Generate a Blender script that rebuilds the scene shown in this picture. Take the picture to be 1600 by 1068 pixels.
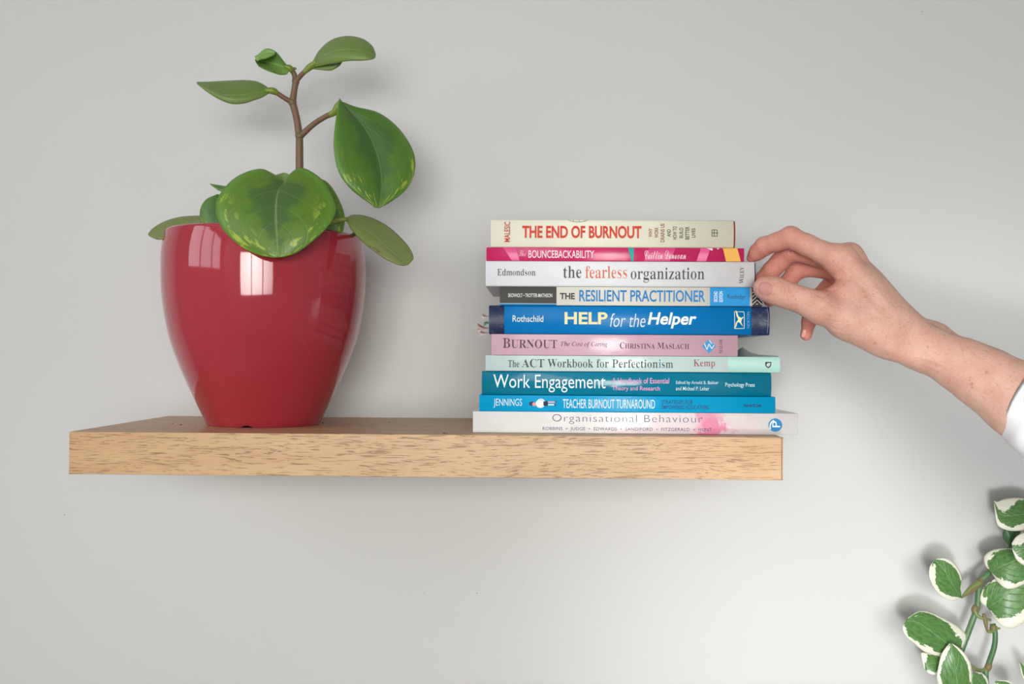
import bpy, bmesh, math, random
import numpy as np
from mathutils import Vector, Matrix

for _o in list(bpy.data.objects):
    bpy.data.objects.remove(_o)
SC = bpy.context.scene
COL = SC.collection

# ------------------------------------------------------------------ camera
# world: X right along the wall, Y into the wall (wall face at Y = 0), Z up, shelf top at Z = 0
CAM = np.array([0.3957, -1.1190, 0.06574])
FPX = 1640.2
_yaw, _pit, _rol = -0.024655, 0.013964, 0.0059327
_f = np.array([math.sin(_yaw) * math.cos(_pit), math.cos(_yaw) * math.cos(_pit), math.sin(_pit)])
_r = np.array([math.cos(_yaw), -math.sin(_yaw), 0.0])
_u = np.cross(_r, _f)
_r, _u = math.cos(_rol) * _r + math.sin(_rol) * _u, -math.sin(_rol) * _r + math.cos(_rol) * _u
cd = bpy.data.cameras.new('camera')
cam = bpy.data.objects.new('camera', cd)
COL.objects.link(cam)
cd.sensor_width = 36.0
cd.lens = FPX * 36.0 / 1600.0
cd.clip_start = 0.02
cam.matrix_world = Matrix(((_r[0], _u[0], -_f[0], CAM[0]), (_r[1], _u[1], -_f[1], CAM[1]),
                           (_r[2], _u[2], -_f[2], CAM[2]), (0, 0, 0, 1)))
SC.camera = cam


def P(x, y, Y):
    """survey helper: the point seen at photo position (x, y) that stands at depth Y in the room"""
    d = _f + _r * (x - 800.0) / FPX - _u * (y - 534.0) / FPX
    return CAM + d * (Y - CAM[1]) / d[1]


# ------------------------------------------------------------------ world, lights, exposure
w = bpy.data.worlds.new('world')
SC.world = w
w.use_nodes = True
w.node_tree.nodes['Background'].inputs[0].default_value = (0.80, 0.90, 1.0, 1)
w.node_tree.nodes['Background'].inputs[1].default_value = 0.2
SC.view_settings.view_transform = 'Standard'
SC.view_settings.look = 'None'
SC.view_settings.exposure = 0.0
SC.view_settings.gamma = 1.0
SC.view_settings.use_curve_mapping = False


def area(name, loc, aim, sx, sy, watts, col, spread=180):
    l = bpy.data.lights.new(name, 'AREA')
    l.shape = 'RECTANGLE'
    l.size, l.size_y, l.energy, l.color = sx, sy, watts, col
    l.spread = math.radians(spread)
    o = bpy.data.objects.new(name, l)
    COL.objects.link(o)
    o.location = loc
    o.rotation_euler = (Vector(aim) - Vector(loc)).to_track_quat('-Z', 'Y').to_euler()
    return o


# daylight in the two window openings, plus the sunlight thrown up from the desk behind the camera
area('window_daylight', (-1.47, -1.50, 0.66), (0.0, -1.50, 0.66), 1.90, 0.92, 16.5, (0.98, 0.96, 1.0))
area('rear_window_daylight', (0.42, -2.77, 0.12), (0.42, 0.0, -0.10), 1.70, 0.90, 9.6, (1.0, 0.995, 0.94), 64)
sp = bpy.data.lights.new('desk_bounce_light', 'SPOT')
sp.energy, sp.color, sp.spot_size, sp.spot_blend, sp.shadow_soft_size = 56.0, (0.99, 0.985, 1.0), math.radians(36), 1.0, 0.11
spo = bpy.data.objects.new('desk_bounce_light', sp)
COL.objects.link(spo)
spo.location = (0.40, -1.65, -0.30)
spo.rotation_euler = (Vector((0.84, 0.0, -0.26)) - Vector(spo.location)).to_track_quat('-Z', 'Y').to_euler()


# ------------------------------------------------------------------ helpers
def lin(c):
    r = []
    for v in c:
        v = v / 255.0
        r.append(v / 12.92 if v <= 0.04045 else ((v + 0.055) / 1.055) ** 2.4)
    return tuple(r)


class NT:
    """small wrapper to write node materials"""
    def __init__(self, name, rough=0.5, rgb=None, spec=None):
        self.m = bpy.data.materials.new(name)
        self.m.use_nodes = True
        self.t = self.m.node_tree
        self.b = self.t.nodes['Principled BSDF']
        self.b.inputs['Roughness'].default_value = rough
        if rgb is not None:
            self.b.inputs['Base Color'].default_value = (*lin(rgb), 1)
        if spec is not None:
            self.b.inputs['Specular IOR Level'].default_value = spec

    def n(self, kind, **kw):
        nd = self.t.nodes.new(kind)
        for k, v in kw.items():
            setattr(nd, k, v)
        return nd

    def put(self, sock, v):
        if isinstance(v, bpy.types.NodeSocket):
            self.t.links.new(v, sock)
        elif isinstance(v, (tuple, list)):
            sock.default_value = (*v, 1) if len(v) == 3 and len(sock.default_value) == 4 else v
        else:
            sock.default_value = v

    def coord(self, which='Object', scale=(1, 1, 1), loc=(0, 0, 0)):
        tc = self.n('ShaderNodeTexCoord')
        mp = self.n('ShaderNodeMapping')
        self.put(mp.inputs['Vector'], tc.outputs[which])
        mp.inputs['Scale'].default_value = scale
        mp.inputs['Location'].default_value = loc
        return mp.outputs[0]

    def noise(self, vec, scale=1.0, detail=2.0, rough=0.5, dist=0.0):
        nd = self.n('ShaderNodeTexNoise')
        self.put(nd.inputs['Vector'], vec)
        nd.inputs['Scale'].default_value = scale
        nd.inputs['Detail'].default_value = detail
        nd.inputs['Roughness'].default_value = rough
        nd.inputs['Distortion'].default_value = dist
        return nd.outputs[0]

    def ramp(self, fac, a, b):
        nd = self.n('ShaderNodeMapRange', interpolation_type='SMOOTHSTEP')
        self.put(nd.inputs['Value'], fac)
        nd.inputs['From Min'].default_value = a
        nd.inputs['From Max'].default_value = b
        return nd.outputs[0]

    def math(self, op, a, b=0.0, c=None):
        nd = self.n('ShaderNodeMath', operation=op)
        self.put(nd.inputs[0], a)
        self.put(nd.inputs[1], b)
        if c is not None:
            self.put(nd.inputs[2], c)
        return nd.outputs[0]

    def mix(self, fac, a, b):
        nd = self.n('ShaderNodeMix', data_type='RGBA')
        self.put(nd.inputs[0], fac)
        self.put(nd.inputs[6], a)
        self.put(nd.inputs[7], b)
        return nd.outputs[2]

    def sep(self, vec):
        nd = self.n('ShaderNodeSeparateXYZ')
        self.put(nd.inputs[0], vec)
        return nd.outputs

    def color(self, v):
        self.put(self.b.inputs['Base Color'], v)

    def bump(self, h, strength=0.3, dist=0.001):
        nd = self.n('ShaderNodeBump')
        self.put(nd.inputs['Height'], h)
        nd.inputs['Strength'].default_value = strength
        nd.inputs['Distance'].default_value = dist
        self.t.links.new(nd.outputs[0], self.b.inputs['Normal'])


_plain = {}


def plain(name, rgb, rough=0.45, spec=None):
    k = (name, rgb, rough)
    if k not in _plain:
        _plain[k] = NT(name, rough, rgb, spec).m
    return _plain[k]


def empty(name, loc, label, cat, group=None):
    o = bpy.data.objects.new(name, None)
    COL.objects.link(o)
    o.location = loc
    o.empty_display_size = 0.02
    o['label'] = label
    o['category'] = cat
    if group:
        o['group'] = group
    return o


def root_of(o):
    while o.parent is not None:
        o = o.parent
    return o


def mesh_obj(name, verts, faces, mat, parent=None, smooth=False, uvs=None, mats=None, fmat=None):
    """verts are world coordinates; stored relative to the thing's base"""
    v = np.asarray(verts, dtype=float)
    if parent is not None:
        v = v - np.array(root_of(parent).location)
    me = bpy.data.meshes.new(name)
    me.from_pydata(v.tolist(), [], [tuple(int(i) for i in f) for f in faces])
    for m in (mats or [mat]):
        me.materials.append(m)
    if fmat is not None:
        me.polygons.foreach_set('material_index', np.asarray(fmat, dtype=np.int32))
    if uvs is not None:
        lay = me.uv_layers.new(name='UVMap')
        li = np.empty(len(me.loops), dtype=np.int32)
        me.loops.foreach_get('vertex_index', li)
        lay.data.foreach_set('uv', np.asarray(uvs, dtype=np.float32)[li].ravel())
    if smooth:
        me.polygons.foreach_set('use_smooth', np.ones(len(me.polygons), dtype=bool))
    me.update()
    o = bpy.data.objects.new(name, me)
    COL.objects.link(o)
    if parent is not None:
        o.parent = parent
    return o


def box_vf(lo, hi):
    x0, y0, z0 = lo
    x1, y1, z1 = hi
    v = [(x0, y0, z0), (x1, y0, z0), (x1, y1, z0), (x0, y1, z0), (x0, y0, z1), (x1, y0, z1), (x1, y1, z1), (x0, y1, z1)]
    f = [(0, 3, 2, 1), (4, 5, 6, 7), (0, 1, 5, 4), (1, 2, 6, 5), (2, 3, 7, 6), (3, 0, 4, 7)]
    return v, f


def boxes_vf(lst):
    V, F = [], []
    for lo, hi in lst:
        v, f = box_vf(lo, hi)
        n = len(V)
        V += v
        F += [tuple(i + n for i in q) for q in f]
    return V, F


def bevel(o, width, seg=2):
    m = o.modifiers.new('bevel', 'BEVEL')
    m.width, m.segments = width, seg
    m.limit_method = 'ANGLE'
    return o


def crom(pts, n):
    """Catmull-Rom through pts (k x d), n samples"""
    p = np.asarray(pts, dtype=float)
    if len(p) == 2:
        t = np.linspace(0, 1, n)[:, None]
        return p[0] * (1 - t) + p[1] * t
    q = np.vstack([2 * p[0] - p[1], p, 2 * p[-1] - p[-2]])
    s = np.linspace(0, len(p) - 1 - 1e-9, n)
    i = s.astype(int)
    t = (s - i)[:, None]
    a, b, c, d = q[i], q[i + 1], q[i + 2], q[i + 3]
    return 0.5 * (2 * b + (c - a) * t + (2 * a - 5 * b + 4 * c - d) * t * t + (3 * b - a - 3 * c + d) * t ** 3)


def tube_vf(pts, rad, n=10, samples=24):
    """round tube through pts with per-point radius, closed ends"""
    pr = np.column_stack([np.asarray(pts, float), np.broadcast_to(np.asarray(rad, float), (len(pts),))])
    c = crom(pr, samples)
    ctr, rr = c[:, :3], c[:, 3]
    tan = np.gradient(ctr, axis=0)
    tan /= np.linalg.norm(tan, axis=1)[:, None] + 1e-12
    ref = np.array([0.2, -1.0, 0.1])
    V, F = [], []
    for k in range(samples):
        a = np.cross(tan[k], ref)
        a /= np.linalg.norm(a) + 1e-12
        b = np.cross(tan[k], a)
        for j in range(n):
            th = 2 * math.pi * j / n
            V.append(ctr[k] + rr[k] * (math.cos(th) * a + math.sin(th) * b))
    for k in range(samples - 1):
        for j in range(n):
            F.append((k * n + j, k * n + (j + 1) % n, (k + 1) * n + (j + 1) % n, (k + 1) * n + j))
    F.append(tuple(range(n - 1, -1, -1)))
    F.append(tuple((samples - 1) * n + j for j in range(n)))
    return V, F


def lathe_vf(prof, cx, cy, n=96):
    V, F = [], []
    k = len(prof)
    for j in range(n):
        th = 2 * math.pi * j / n
        for r, z in prof:
            V.append((cx + r * math.cos(th), cy + r * math.sin(th), z))
    for j in range(n):
        for i in range(k - 1):
            a, b = j * k + i, ((j + 1) % n) * k + i
            F.append((a, b, b + 1, a + 1))
    return V, F


# ------------------------------------------------------------------ the room
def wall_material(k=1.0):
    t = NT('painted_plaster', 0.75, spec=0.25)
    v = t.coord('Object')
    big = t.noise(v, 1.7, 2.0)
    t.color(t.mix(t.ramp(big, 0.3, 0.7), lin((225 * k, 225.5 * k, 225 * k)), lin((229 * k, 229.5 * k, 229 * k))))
    fine = t.noise(v, 260.0, 3.0, 0.6)
    orange = t.noise(v, 55.0, 2.0, 0.5)
    t.bump(t.math('ADD', t.math('MULTIPLY', fine, 0.35), orange), 0.10, 0.002)
    return t.m


M_WALL = wall_material()
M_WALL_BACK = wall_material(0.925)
M_TRIM = plain('white_window_paint', (238, 238, 235), 0.4)


def structure(name, V, F, mat):
    o = mesh_obj(name, V, F, mat)
    o['kind'] = 'structure'
    return o


XL, XR, YF, ZF, ZC = -1.40, 2.20, -2.70, -1.35, 1.25
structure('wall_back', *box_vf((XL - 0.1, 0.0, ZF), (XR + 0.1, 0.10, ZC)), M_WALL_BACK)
structure('wall_right', *box_vf((XR, YF, ZF), (XR + 0.1, 0.0, ZC)), M_WALL)
# left wall with a window opening (y -2.45..-0.55, z 0.20..1.12)
structure('wall_left', *boxes_vf([((XL - 0.1, YF, ZF), (XL, 0.0, 0.20)), ((XL - 0.1, YF, 1.12), (XL, 0.0, ZC)),
                                  ((XL - 0.1, YF, 0.20), (XL, -2.45, 1.12)), ((XL - 0.1, -0.55, 0.20), (XL, 0.0, 1.12))]), M_WALL)
# wall behind the camera with a window opening (x -0.43..1.27, z -0.33..0.57)
structure('wall_front', *boxes_vf([((XL - 0.1, YF - 0.1, ZF), (XR + 0.1, YF, -0.33)), ((XL - 0.1, YF - 0.1, 0.57), (XR + 0.1, YF, ZC)),
                                   ((XL - 0.1, YF - 0.1, -0.33), (-0.43, YF, 0.57)), ((1.27, YF - 0.1, -0.33), (XR + 0.1, YF, 0.57))]), M_WALL)
structure('ceiling', *box_vf((XL - 0.1, YF - 0.1, ZC), (XR + 0.1, 0.1, ZC + 0.1)), M_WALL)


def floor_material():
    t = NT('oak_floor', 0.35)
    v = t.coord('Object', (1.2, 14.0, 1.0))
    t.color(t.mix(t.ramp(t.noise(v, 3.0, 4.0), 0.3, 0.7), lin((206, 198, 186)), lin((188, 178, 164))))
    return t.m


structure('floor', *box_vf((XL - 0.1, YF - 0.1, ZF - 0.1), (XR + 0.1, 0.1, ZF)), floor_material())


def window_frame(name, axis, pos, a0, a1, z0, z1, bars_a, bars_z):
    """frame and glazing bars in an opening; axis 'x': wall plane x = pos, bars run along y"""
    L = []
    w_, d = 0.035, 0.03

    def add(a_lo, a_hi, zl, zh):
        if axis == 'x':
            L.append(((pos - d, a_lo, zl), (pos + d, a_hi, zh)))
        else:
            L.append(((a_lo, pos - d, zl), (a_hi, pos + d, zh)))
    add(a0, a1, z0, z0 + w_)
    add(a0, a1, z1 - w_, z1)
    add(a0, a0 + w_, z0 + w_, z1 - w_)
    add(a1 - w_, a1, z0 + w_, z1 - w_)
    for a in bars_a:
        add(a - 0.02, a + 0.02, z0 + w_, z1 - w_)
    for z in bars_z:
        add(a0 + w_, a1 - w_, z - 0.0125, z + 0.0125)
    structure(name, *boxes_vf(L), M_TRIM)


window_frame('window_1', 'x', XL - 0.03, -2.45, -0.55, 0.20, 1.12, [-1.10, -1.75], [])
window_frame('window_2', 'y', YF - 0.03, -0.43, 1.27, -0.33, 0.57, [0.14, 0.70], [])

# small chips and scuffs in the paint, children of the wall
def scuffs():
    wall = bpy.data.objects['wall_back']
    m = plain('scuff_grey', (150, 148, 144), 0.8)
    for (x, y, s) in ((101, 804, .0008), (745, 926, .0007), (1441, 18, .0008), (662, 926, .0005), (232, 672, .0004)):
        c = P(x, y, 0.0)
        V, F = [], []
        for j in range(8):
            a = 2 * math.pi * j / 8
            V.append((c[0] + s * math.cos(a), -0.00005, c[2] + s * (0.8 + 0.3 * math.sin(3 * a)) * math.sin(a)))
        V.append((c[0], -0.0003, c[2]))
        F = [(j, (j + 1) % 8, 8) for j in range(8)]
        mesh_obj('scuff', V, F, m, wall)


scuffs()


# ------------------------------------------------------------------ the shelf
def wood_material():
    t = NT('oak_veneer', 0.42)
    v = t.coord('Object')
    warp = t.noise(t.coord('Object', (7, 30, 30)), 1.0, 2.0)
    wv = t.n('ShaderNodeVectorMath', operation='ADD')
    t.put(wv.inputs[0], t.coord('Object', (52, 1250, 1250)))
    cmb = t.n('ShaderNodeCombineXYZ')
    t.put(cmb.inputs[1], t.math('MULTIPLY', warp, 20.0))
    t.put(cmb.inputs[2], t.math('MULTIPLY', warp, 20.0))
    t.put(wv.inputs[1], cmb.outputs[0])
    dash = t.noise(wv.outputs[0], 1.0, 2.5, 0.55)
    area_ = t.noise(t.coord('Object', (9, 60, 60)), 1.0, 2.0)
    fine = t.noise(t.coord('Object', (30, 1500, 1500)), 1.0, 2.0)
    base = t.mix(t.ramp(area_, 0.25, 0.75), lin((206, 169, 127)), lin((197, 157, 114)))
    base = t.mix(t.math('MULTIPLY', t.ramp(fine, 0.35, 0.75), 0.35), base, lin((180, 136, 96)))
    dk = t.ramp(t.math('ADD', dash, t.math('MULTIPLY', area_, 0.10)), 0.60, 0.70)
    t.color(t.mix(t.math('MULTIPLY', dk, 0.88), base, lin((138, 102, 74))))
    t.bump(t.math('MULTIPLY', dk, -1.0), 0.25, 0.0004)
    return t.m


M_WOOD = wood_material()
SW, SD, ST = 0.600, 0.240, 0.0355
shelf = empty('floating_shelf', (0.3, -0.12, -ST), 'pale oak floating shelf carrying the red pot and the books', 'shelf')
o = mesh_obj('board', *box_vf((0.0012, -SD + 0.0015, -ST), (SW - 0.0012, 0.0, 0.0)), M_WOOD, shelf)
bevel(o, 0.0004, 1)
o = mesh_obj('front_edging', *box_vf((0.0, -SD, -ST - 0.0001), (SW - 0.0012, -SD + 0.0013, 0.0001)), M_WOOD, shelf)
bevel(o, 0.0004, 2)
o = mesh_obj('end_edging', *box_vf((SW - 0.0010, -SD, -ST - 0.0001), (SW, 0.0, 0.0001)), M_WOOD, shelf)
bevel(o, 0.0003, 1)
o = mesh_obj('end_edging', *box_vf((0.0, -SD + 0.0016, -ST - 0.0001), (0.0010, 0.0, 0.0001)), M_WOOD, shelf)
bevel(o, 0.0003, 1)


# ------------------------------------------------------------------ red pot with the peperomia
def glaze_material():
    t = NT('red_glaze', 0.06)
    v = t.coord('Object')
    n1 = t.noise(v, 9.0, 3.0)
    n2 = t.noise(v, 900.0, 2.0)
    c = t.mix(t.ramp(n1, 0.3, 0.75), lin((168, 50, 62)), lin((156, 44, 55)))
    c = t.mix(t.math('MULTIPLY', t.ramp(n2, 0.62, 0.75), 0.25), c, lin((205, 110, 112)))
    t.color(c)
    t.b.inputs['Coat Weight'].default_value = 0.35
    t.b.inputs['Coat Roughness'].default_value = 0.03
    t.bump(t.noise(v, 28.0, 1.0), 0.03, 0.004)
    return t.m


PX, PY = 0.1352, -0.1245           # pot axis
pot_root = empty('potted_plant', (PX, PY, 0.0), 'glossy red pot with a leafy green plant, at the left end of the shelf', 'potted plant')


def pot():
    prof_px = [(667.5, 86), (663, 88), (653.6, 92), (633, 102), (600, 117), (566, 131), (532, 142.4), (498.5, 149.5), (465, 154),
               (431, 155.6), (402, 155.2), (384, 153.2), (371, 150.8)]
    outer = []
    for y, r in prof_px:
        z = P(408, y, PY)[2]
        rr = (P(408 + r, y, PY)[0] - P(408 - r, y, PY)[0]) / 2 * 0.995
        outer.append((rr, z))
    z0 = outer[0][1]
    outer = [(r, max(0.0, z - z0 * (1 - z / 0.178))) for r, z in outer]
    outer[0] = (outer[0][0], 0.0)
    c = crom(outer, 60)
    outer = [tuple(q) for q in c]
    rt, zt = outer[-1]
    rim = [(rt - 0.0004, zt + 0.0012), (rt - 0.0018, zt + 0.0024), (rt - 0.0035, zt + 0.0024), (rt - 0.0048, zt + 0.0010)]
    inner = [(max(r - 0.0062, 0.004), z) for r, z in reversed(outer) if z > 0.012]
    prof = [(0.0, 0.0015), (outer[0][0] - 0.006, 0.0015), (outer[0][0] - 0.004, 0.0)] + outer + rim + inner + [(0.0, 0.0115)]
    V, F = lathe_vf(prof, PX, PY, 160)
    V_ = np.array(V)
    V_[:, 2] -= 0.020 * (V_[:, 0] - PX) * np.clip(V_[:, 2] / 0.178, 0, 1)      # hand-thrown: the rim is not quite level
    V = V_
    # the small drainage notch at the front of the foot
    V = np.array(V)
    a = np.arctan2(V[:, 1] - PY, V[:, 0] - PX)
    d = np.abs((a - math.radians(-92) + math.pi) % (2 * math.pi) - math.pi)
    k = (V[:, 2] < 0.0016) & (d < 0.09)
    V[k, 2] = 0.0022 * np.sqrt(np.clip(1 - (d[k] / 0.09) ** 2, 0, 1))
    o = mesh_obj('pot', V, F, glaze_material(), pot_root, True)
    return outer


pot_profile = pot()
SOIL_Z = 0.158
rs = np.interp(SOIL_Z, [z for r, z in pot_profile], [r for r, z in pot_profile]) - 0.0064
M_SOIL = NT('dark_soil', 0.95, (46, 34, 26))
_v = M_SOIL.coord('Object')
M_SOIL.bump(M_SOIL.noise(_v, 220, 4), 1.0, 0.004)
prof = [(rs * k / 10.0, SOIL_Z + 0.003 * math.cos(k * 0.9) * (1 - k / 10.0)) for k in range(11)]
mesh_obj('soil', *lathe_vf(prof, PX, PY, 48), M_SOIL.m, pot_root, True)


def leaf_material(name, mid, dark, edge, fleck, fleck_amt, vein, rough=0.42, dark_amt=1.0, brown=0.0, streak=(7, 9)):
    t = NT(name, rough)
    uv = t.coord('UV')
    s = t.sep(uv)
    u, vv = s[0], s[1]
    dv = t.math('ABSOLUTE', t.math('SUBTRACT', vv, 0.5))            # 0 at the midrib, 0.5 at the margin
    n1 = t.noise(t.coord('UV', (7, 5, 1)), 1.0, 3.0, 0.6)
    n2 = t.noise(t.coord('UV', (*streak, 1)), 1.0, 3.0, 0.6)
    n3 = t.noise(t.coord('UV', (40, 40, 1)), 1.0, 3.0, 0.6)
    c = t.mix(n3, mid, tuple(x * 0.86 for x in mid))
    patch = t.ramp(t.math('ADD', t.math('ADD', dv, t.math('MULTIPLY', t.math('ABSOLUTE', t.math('SUBTRACT', u, 0.35)), 0.55)),
                          t.math('MULTIPLY', t.math('SUBTRACT', n1, 0.5), 0.62)), 0.36, 0.18)
    c = t.mix(t.math('MULTIPLY', patch, dark_amt), c, dark)
    c = t.mix(t.ramp(dv, 0.38, 0.5), c, edge)
    fl = t.ramp(n2, 0.53, 0.60)
    zone = t.ramp(t.math('ADD', t.math('MULTIPLY', dv, 0.9), t.math('MULTIPLY', u, 0.62)), 0.56, 0.80)
    c = t.mix(t.math('MULTIPLY', t.math('MULTIPLY', fl, zone), fleck_amt), c, fleck)
    rib = t.ramp(dv, 0.016, 0.004)
    c = t.mix(t.math('MULTIPLY', rib, 0.55), c, vein)
    # side veins, sweeping forward from the midrib
    wv = t.math('FRACT', t.math('MULTIPLY', t.math('SUBTRACT', u, t.math('MULTIPLY', dv, 0.9)), 6.0))
    sv = t.ramp(t.math('ABSOLUTE', t.math('SUBTRACT', wv, 0.5)), 0.06, 0.0)
    c = t.mix(t.math('MULTIPLY', sv, 0.13), c, vein)
    if brown > 0:
        bz = t.math('MULTIPLY', t.ramp(n1, 0.56, 0.66), t.ramp(dv, 0.30, 0.47))
        c = t.mix(t.math('MULTIPLY', bz, brown), c, lin((96, 52, 38)))
    t.color(c)
    t.b.inputs['Subsurface Weight'].default_value = 0.0
    h = t.math('ADD', t.math('MULTIPLY', n3, 0.25), t.math('ADD', t.math('MULTIPLY', rib, -1.2), t.math('MULTIPLY', sv, -0.5)))
    t.bump(h, 0.35, 0.0006)
    return t.m


G_MID, G_DARK = lin((90, 127, 40)), lin((60, 92, 48))
M_LEAF = leaf_material('leaf_green', G_MID, G_DARK, lin((96, 142, 48)), lin((160, 180, 66)), 1.0, lin((124, 154, 96)), 0.42, 0.78)
M_LEAF_DARK = leaf_material('leaf_streaked', lin((80, 122, 42)), lin((54, 92, 46)), lin((88, 134, 46)), lin((156, 176, 64)), 1.0, lin((100, 134, 76)), 0.42, 0.6, 0.0, (6, 18))
M_UNDER = leaf_material('leaf_underside', lin((112, 138, 66)), lin((104, 130, 62)), lin((112, 140, 60)), lin((130, 154, 74)), 0.2, lin((150, 168, 112)), 0.45, 0.5)
M_UNDER_OLD = leaf_material('leaf_underside_worn', lin((122, 136, 74)), lin((110, 130, 64)), lin((120, 132, 66)), lin((134, 146, 84)), 0.3, lin((152, 160, 112)), 0.45, 0.5, 0.9)
M_YOUNG = leaf_material('leaf_young', lin((132, 172, 92)), lin((122, 162, 84)), lin((92, 140, 44)), lin((160, 186, 90)), 0.3, lin((160, 190, 120)), 0.35, 0.4, 0.95)


def leaf(parent, patches, mat_front, mat_back, thick=0.0009, nu=26, nv=15, bulge=0.0, name='leaf', wave=0.0, seed=0):
    """each patch: stations ((mid), (left), (right)) as photo x, y and room depth Y, base first"""
    V, F, UV, FM = [], [], [], []
    for st in patches:
        A = np.array([[P(*q) for q in s] for s in st])           # stations x 3 x xyz
        mid, lef, rig = crom(A[:, 0], nu), crom(A[:, 1], nu), crom(A[:, 2], nu)
        tt = np.linspace(-1, 1, nv)
        G = np.zeros((nu, nv, 3))
        for j, s in enumerate(tt):
            e = lef if s < 0 else rig
            a = abs(s)
            G[:, j] = mid * (1 - a) + e * a
        # round the cross section: push between rib and margin along the normal
        du = np.gradient(G, axis=0)
        dv = np.gradient(G, axis=1)
        N = np.cross(du, dv)
        N /= np.linalg.norm(N, axis=2)[:, :, None] + 1e-12
        sgn = np.sign(np.mean(np.sum(N * (CAM - G), axis=2)))
        N *= sgn
        N = np.mean(N, axis=(0, 1)) * 0.5 + N * 0.5
        wid = np.linalg.norm(lef - rig, axis=1)[:, None]
        prof = (np.abs(tt) * (1 - np.abs(tt)) * 4)[None, :]
        G = G + N * (prof * wid * bulge)[:, :, None]
        if wave:
            ph = np.linspace(0, 9, nu)[:, None] + seed
            G = G + N * ((np.abs(tt)[None, :] ** 2) * np.sin(ph + tt[None, :] * 1.5) * wave)[:, :, None]
        B = G - N * thick
        # thin the margin so that it looks rounded
        n0 = len(V)
        V += G.reshape(-1, 3).tolist() + B.reshape(-1, 3).tolist()
        u = np.repeat(np.linspace(0, 1, nu)[:, None], nv, 1)
        v = np.repeat(((tt + 1) / 2)[None, :], nu, 0)
        uv = np.stack([u, v], 2).reshape(-1, 2).tolist()
        UV += uv + uv
        m = nu * nv

        def idx(i, j):
            return n0 + i * nv + j
        fl = sgn > 0
        for i in range(nu - 1):
            for j in range(nv - 1):
                q = (idx(i, j), idx(i + 1, j), idx(i + 1, j + 1), idx(i, j + 1))
                F.append(q if fl else q[::-1])
                FM.append(0)
                q2 = tuple(k + m for k in q)
                F.append(q2[::-1] if fl else q2)
                FM.append(1)
        ring = [idx(i, 0) for i in range(nu)] + [idx(nu - 1, j) for j in range(1, nv)] + \
               [idx(i, nv - 1) for i in range(nu - 2, -1, -1)] + [idx(0, j) for j in range(nv - 2, 0, -1)]
        for a, b in zip(ring, ring[1:] + ring[:1]):
            q = (a, b, b + m, a + m)
            F.append(q[::-1] if fl else q)
            FM.append(0)
    return mesh_obj(name, V, F, None, parent, True, UV, [mat_front, mat_back], FM)


def S(mx, my, mY, lx, ly, lY, rx, ry, rY):
    return ((mx, my, mY), (lx, ly, lY), (rx, ry, rY))


def stem_material():
    t = NT('brown_stem', 0.5)
    v = t.coord('Object', (260, 260, 60))
    n = t.noise(v, 1.0, 3.0)
    t.color(t.mix(t.ramp(n, 0.35, 0.7), lin((124, 84, 66)), lin((104, 96, 62))))
    t.bump(n, 0.3, 0.0005)
    return t.m


M_STEM = stem_material()
M_PETIOLE = NT('green_petiole', 0.4, (120, 140, 52)).m
M_PETIOLE_DK = NT('dark_petiole', 0.4, (62, 96, 48)).m


def stalk(parent, pts, rad, mat, name='stem', samples=20):
    V, F = tube_vf([P(*p) for p in pts], rad, 12, samples)
    return mesh_obj(name, V, F, mat, parent, True)


Y0 = -0.1245
# main stem with its nodes, and the branches
stalk(pot_root, [(470, 372, Y0), (469, 300, Y0), (468, 262, Y0), (468, 213, Y0)], [.0042, .0039, .0037, .0035], M_STEM)
stalk(pot_root, [(468, 215, Y0), (463.5, 185, Y0), (457, 159, Y0)], [.0036, .0033, .0034], M_STEM)
stalk(pot_root, [(457, 161, Y0), (460, 140, Y0), (462.5, 126, Y0)], [.0034, .0030, .0033], M_STEM)
for (x, y, r) in ((468, 212, .0042), (457, 160, .0039), (462, 127, .0036)):
    stalk(pot_root, [(x + 1, y + 4, Y0), (x, y, Y0), (x, y - 4, Y0)], [r * .86, r, r * .86], M_STEM, 'stem_node', 6)
stalk(pot_root, [(469, 213, Y0), (490, 194, Y0 - .004), (508, 182.5, Y0 - .008), (516, 179, Y0 - .009)], [.0031, .0027, .0026, .0027], M_STEM, 'branch')
stalk(pot_root, [(515, 179.5, Y0 - .009), (523, 175, Y0 - .010), (529, 166, Y0 - .012), (532, 156, Y0 - .014)], [.0027, .0034, .0040, .0012], M_PETIOLE, 'petiole')
stalk(pot_root, [(457, 160, Y0), (446, 154, Y0 - .003), (433, 145.5, Y0 - .006)], [.0027, .0024, .0023], M_STEM, 'branch')
stalk(pot_root, [(434, 146, Y0 - .006), (426, 142, Y0 - .008), (414, 141, Y0 - .010)], [.0024, .0034, .0020], M_PETIOLE, 'petiole')
stalk(pot_root, [(462, 127, Y0), (460, 117, Y0), (456, 109, Y0 - .002)], [.0029, .0025, .0025], M_STEM, 'branch')
stalk(pot_root, [(456, 110, Y0 - .002), (452, 106, Y0 - .004), (444, 103, Y0 - .006)], [.0026, .0030, .0015], M_PETIOLE, 'petiole')
stalk(pot_root, [(455, 110, Y0), (460, 107, Y0 + .001), (463, 108, Y0 + .001)], [.0014, .0015, .0007], M_PETIOLE, 'bud', 8)
stalk(pot_root, [(462, 127, Y0), (470, 118, Y0 - .002), (476, 112, Y0 - .003)], [.0028, .0024, .0023], M_STEM, 'branch')
stalk(pot_root, [(475, 113, Y0 - .003), (484, 105, Y0 - .004), (496, 97, Y0 - .008)], [.0023, .0032, .0030], M_PETIOLE, 'petiole')

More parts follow.
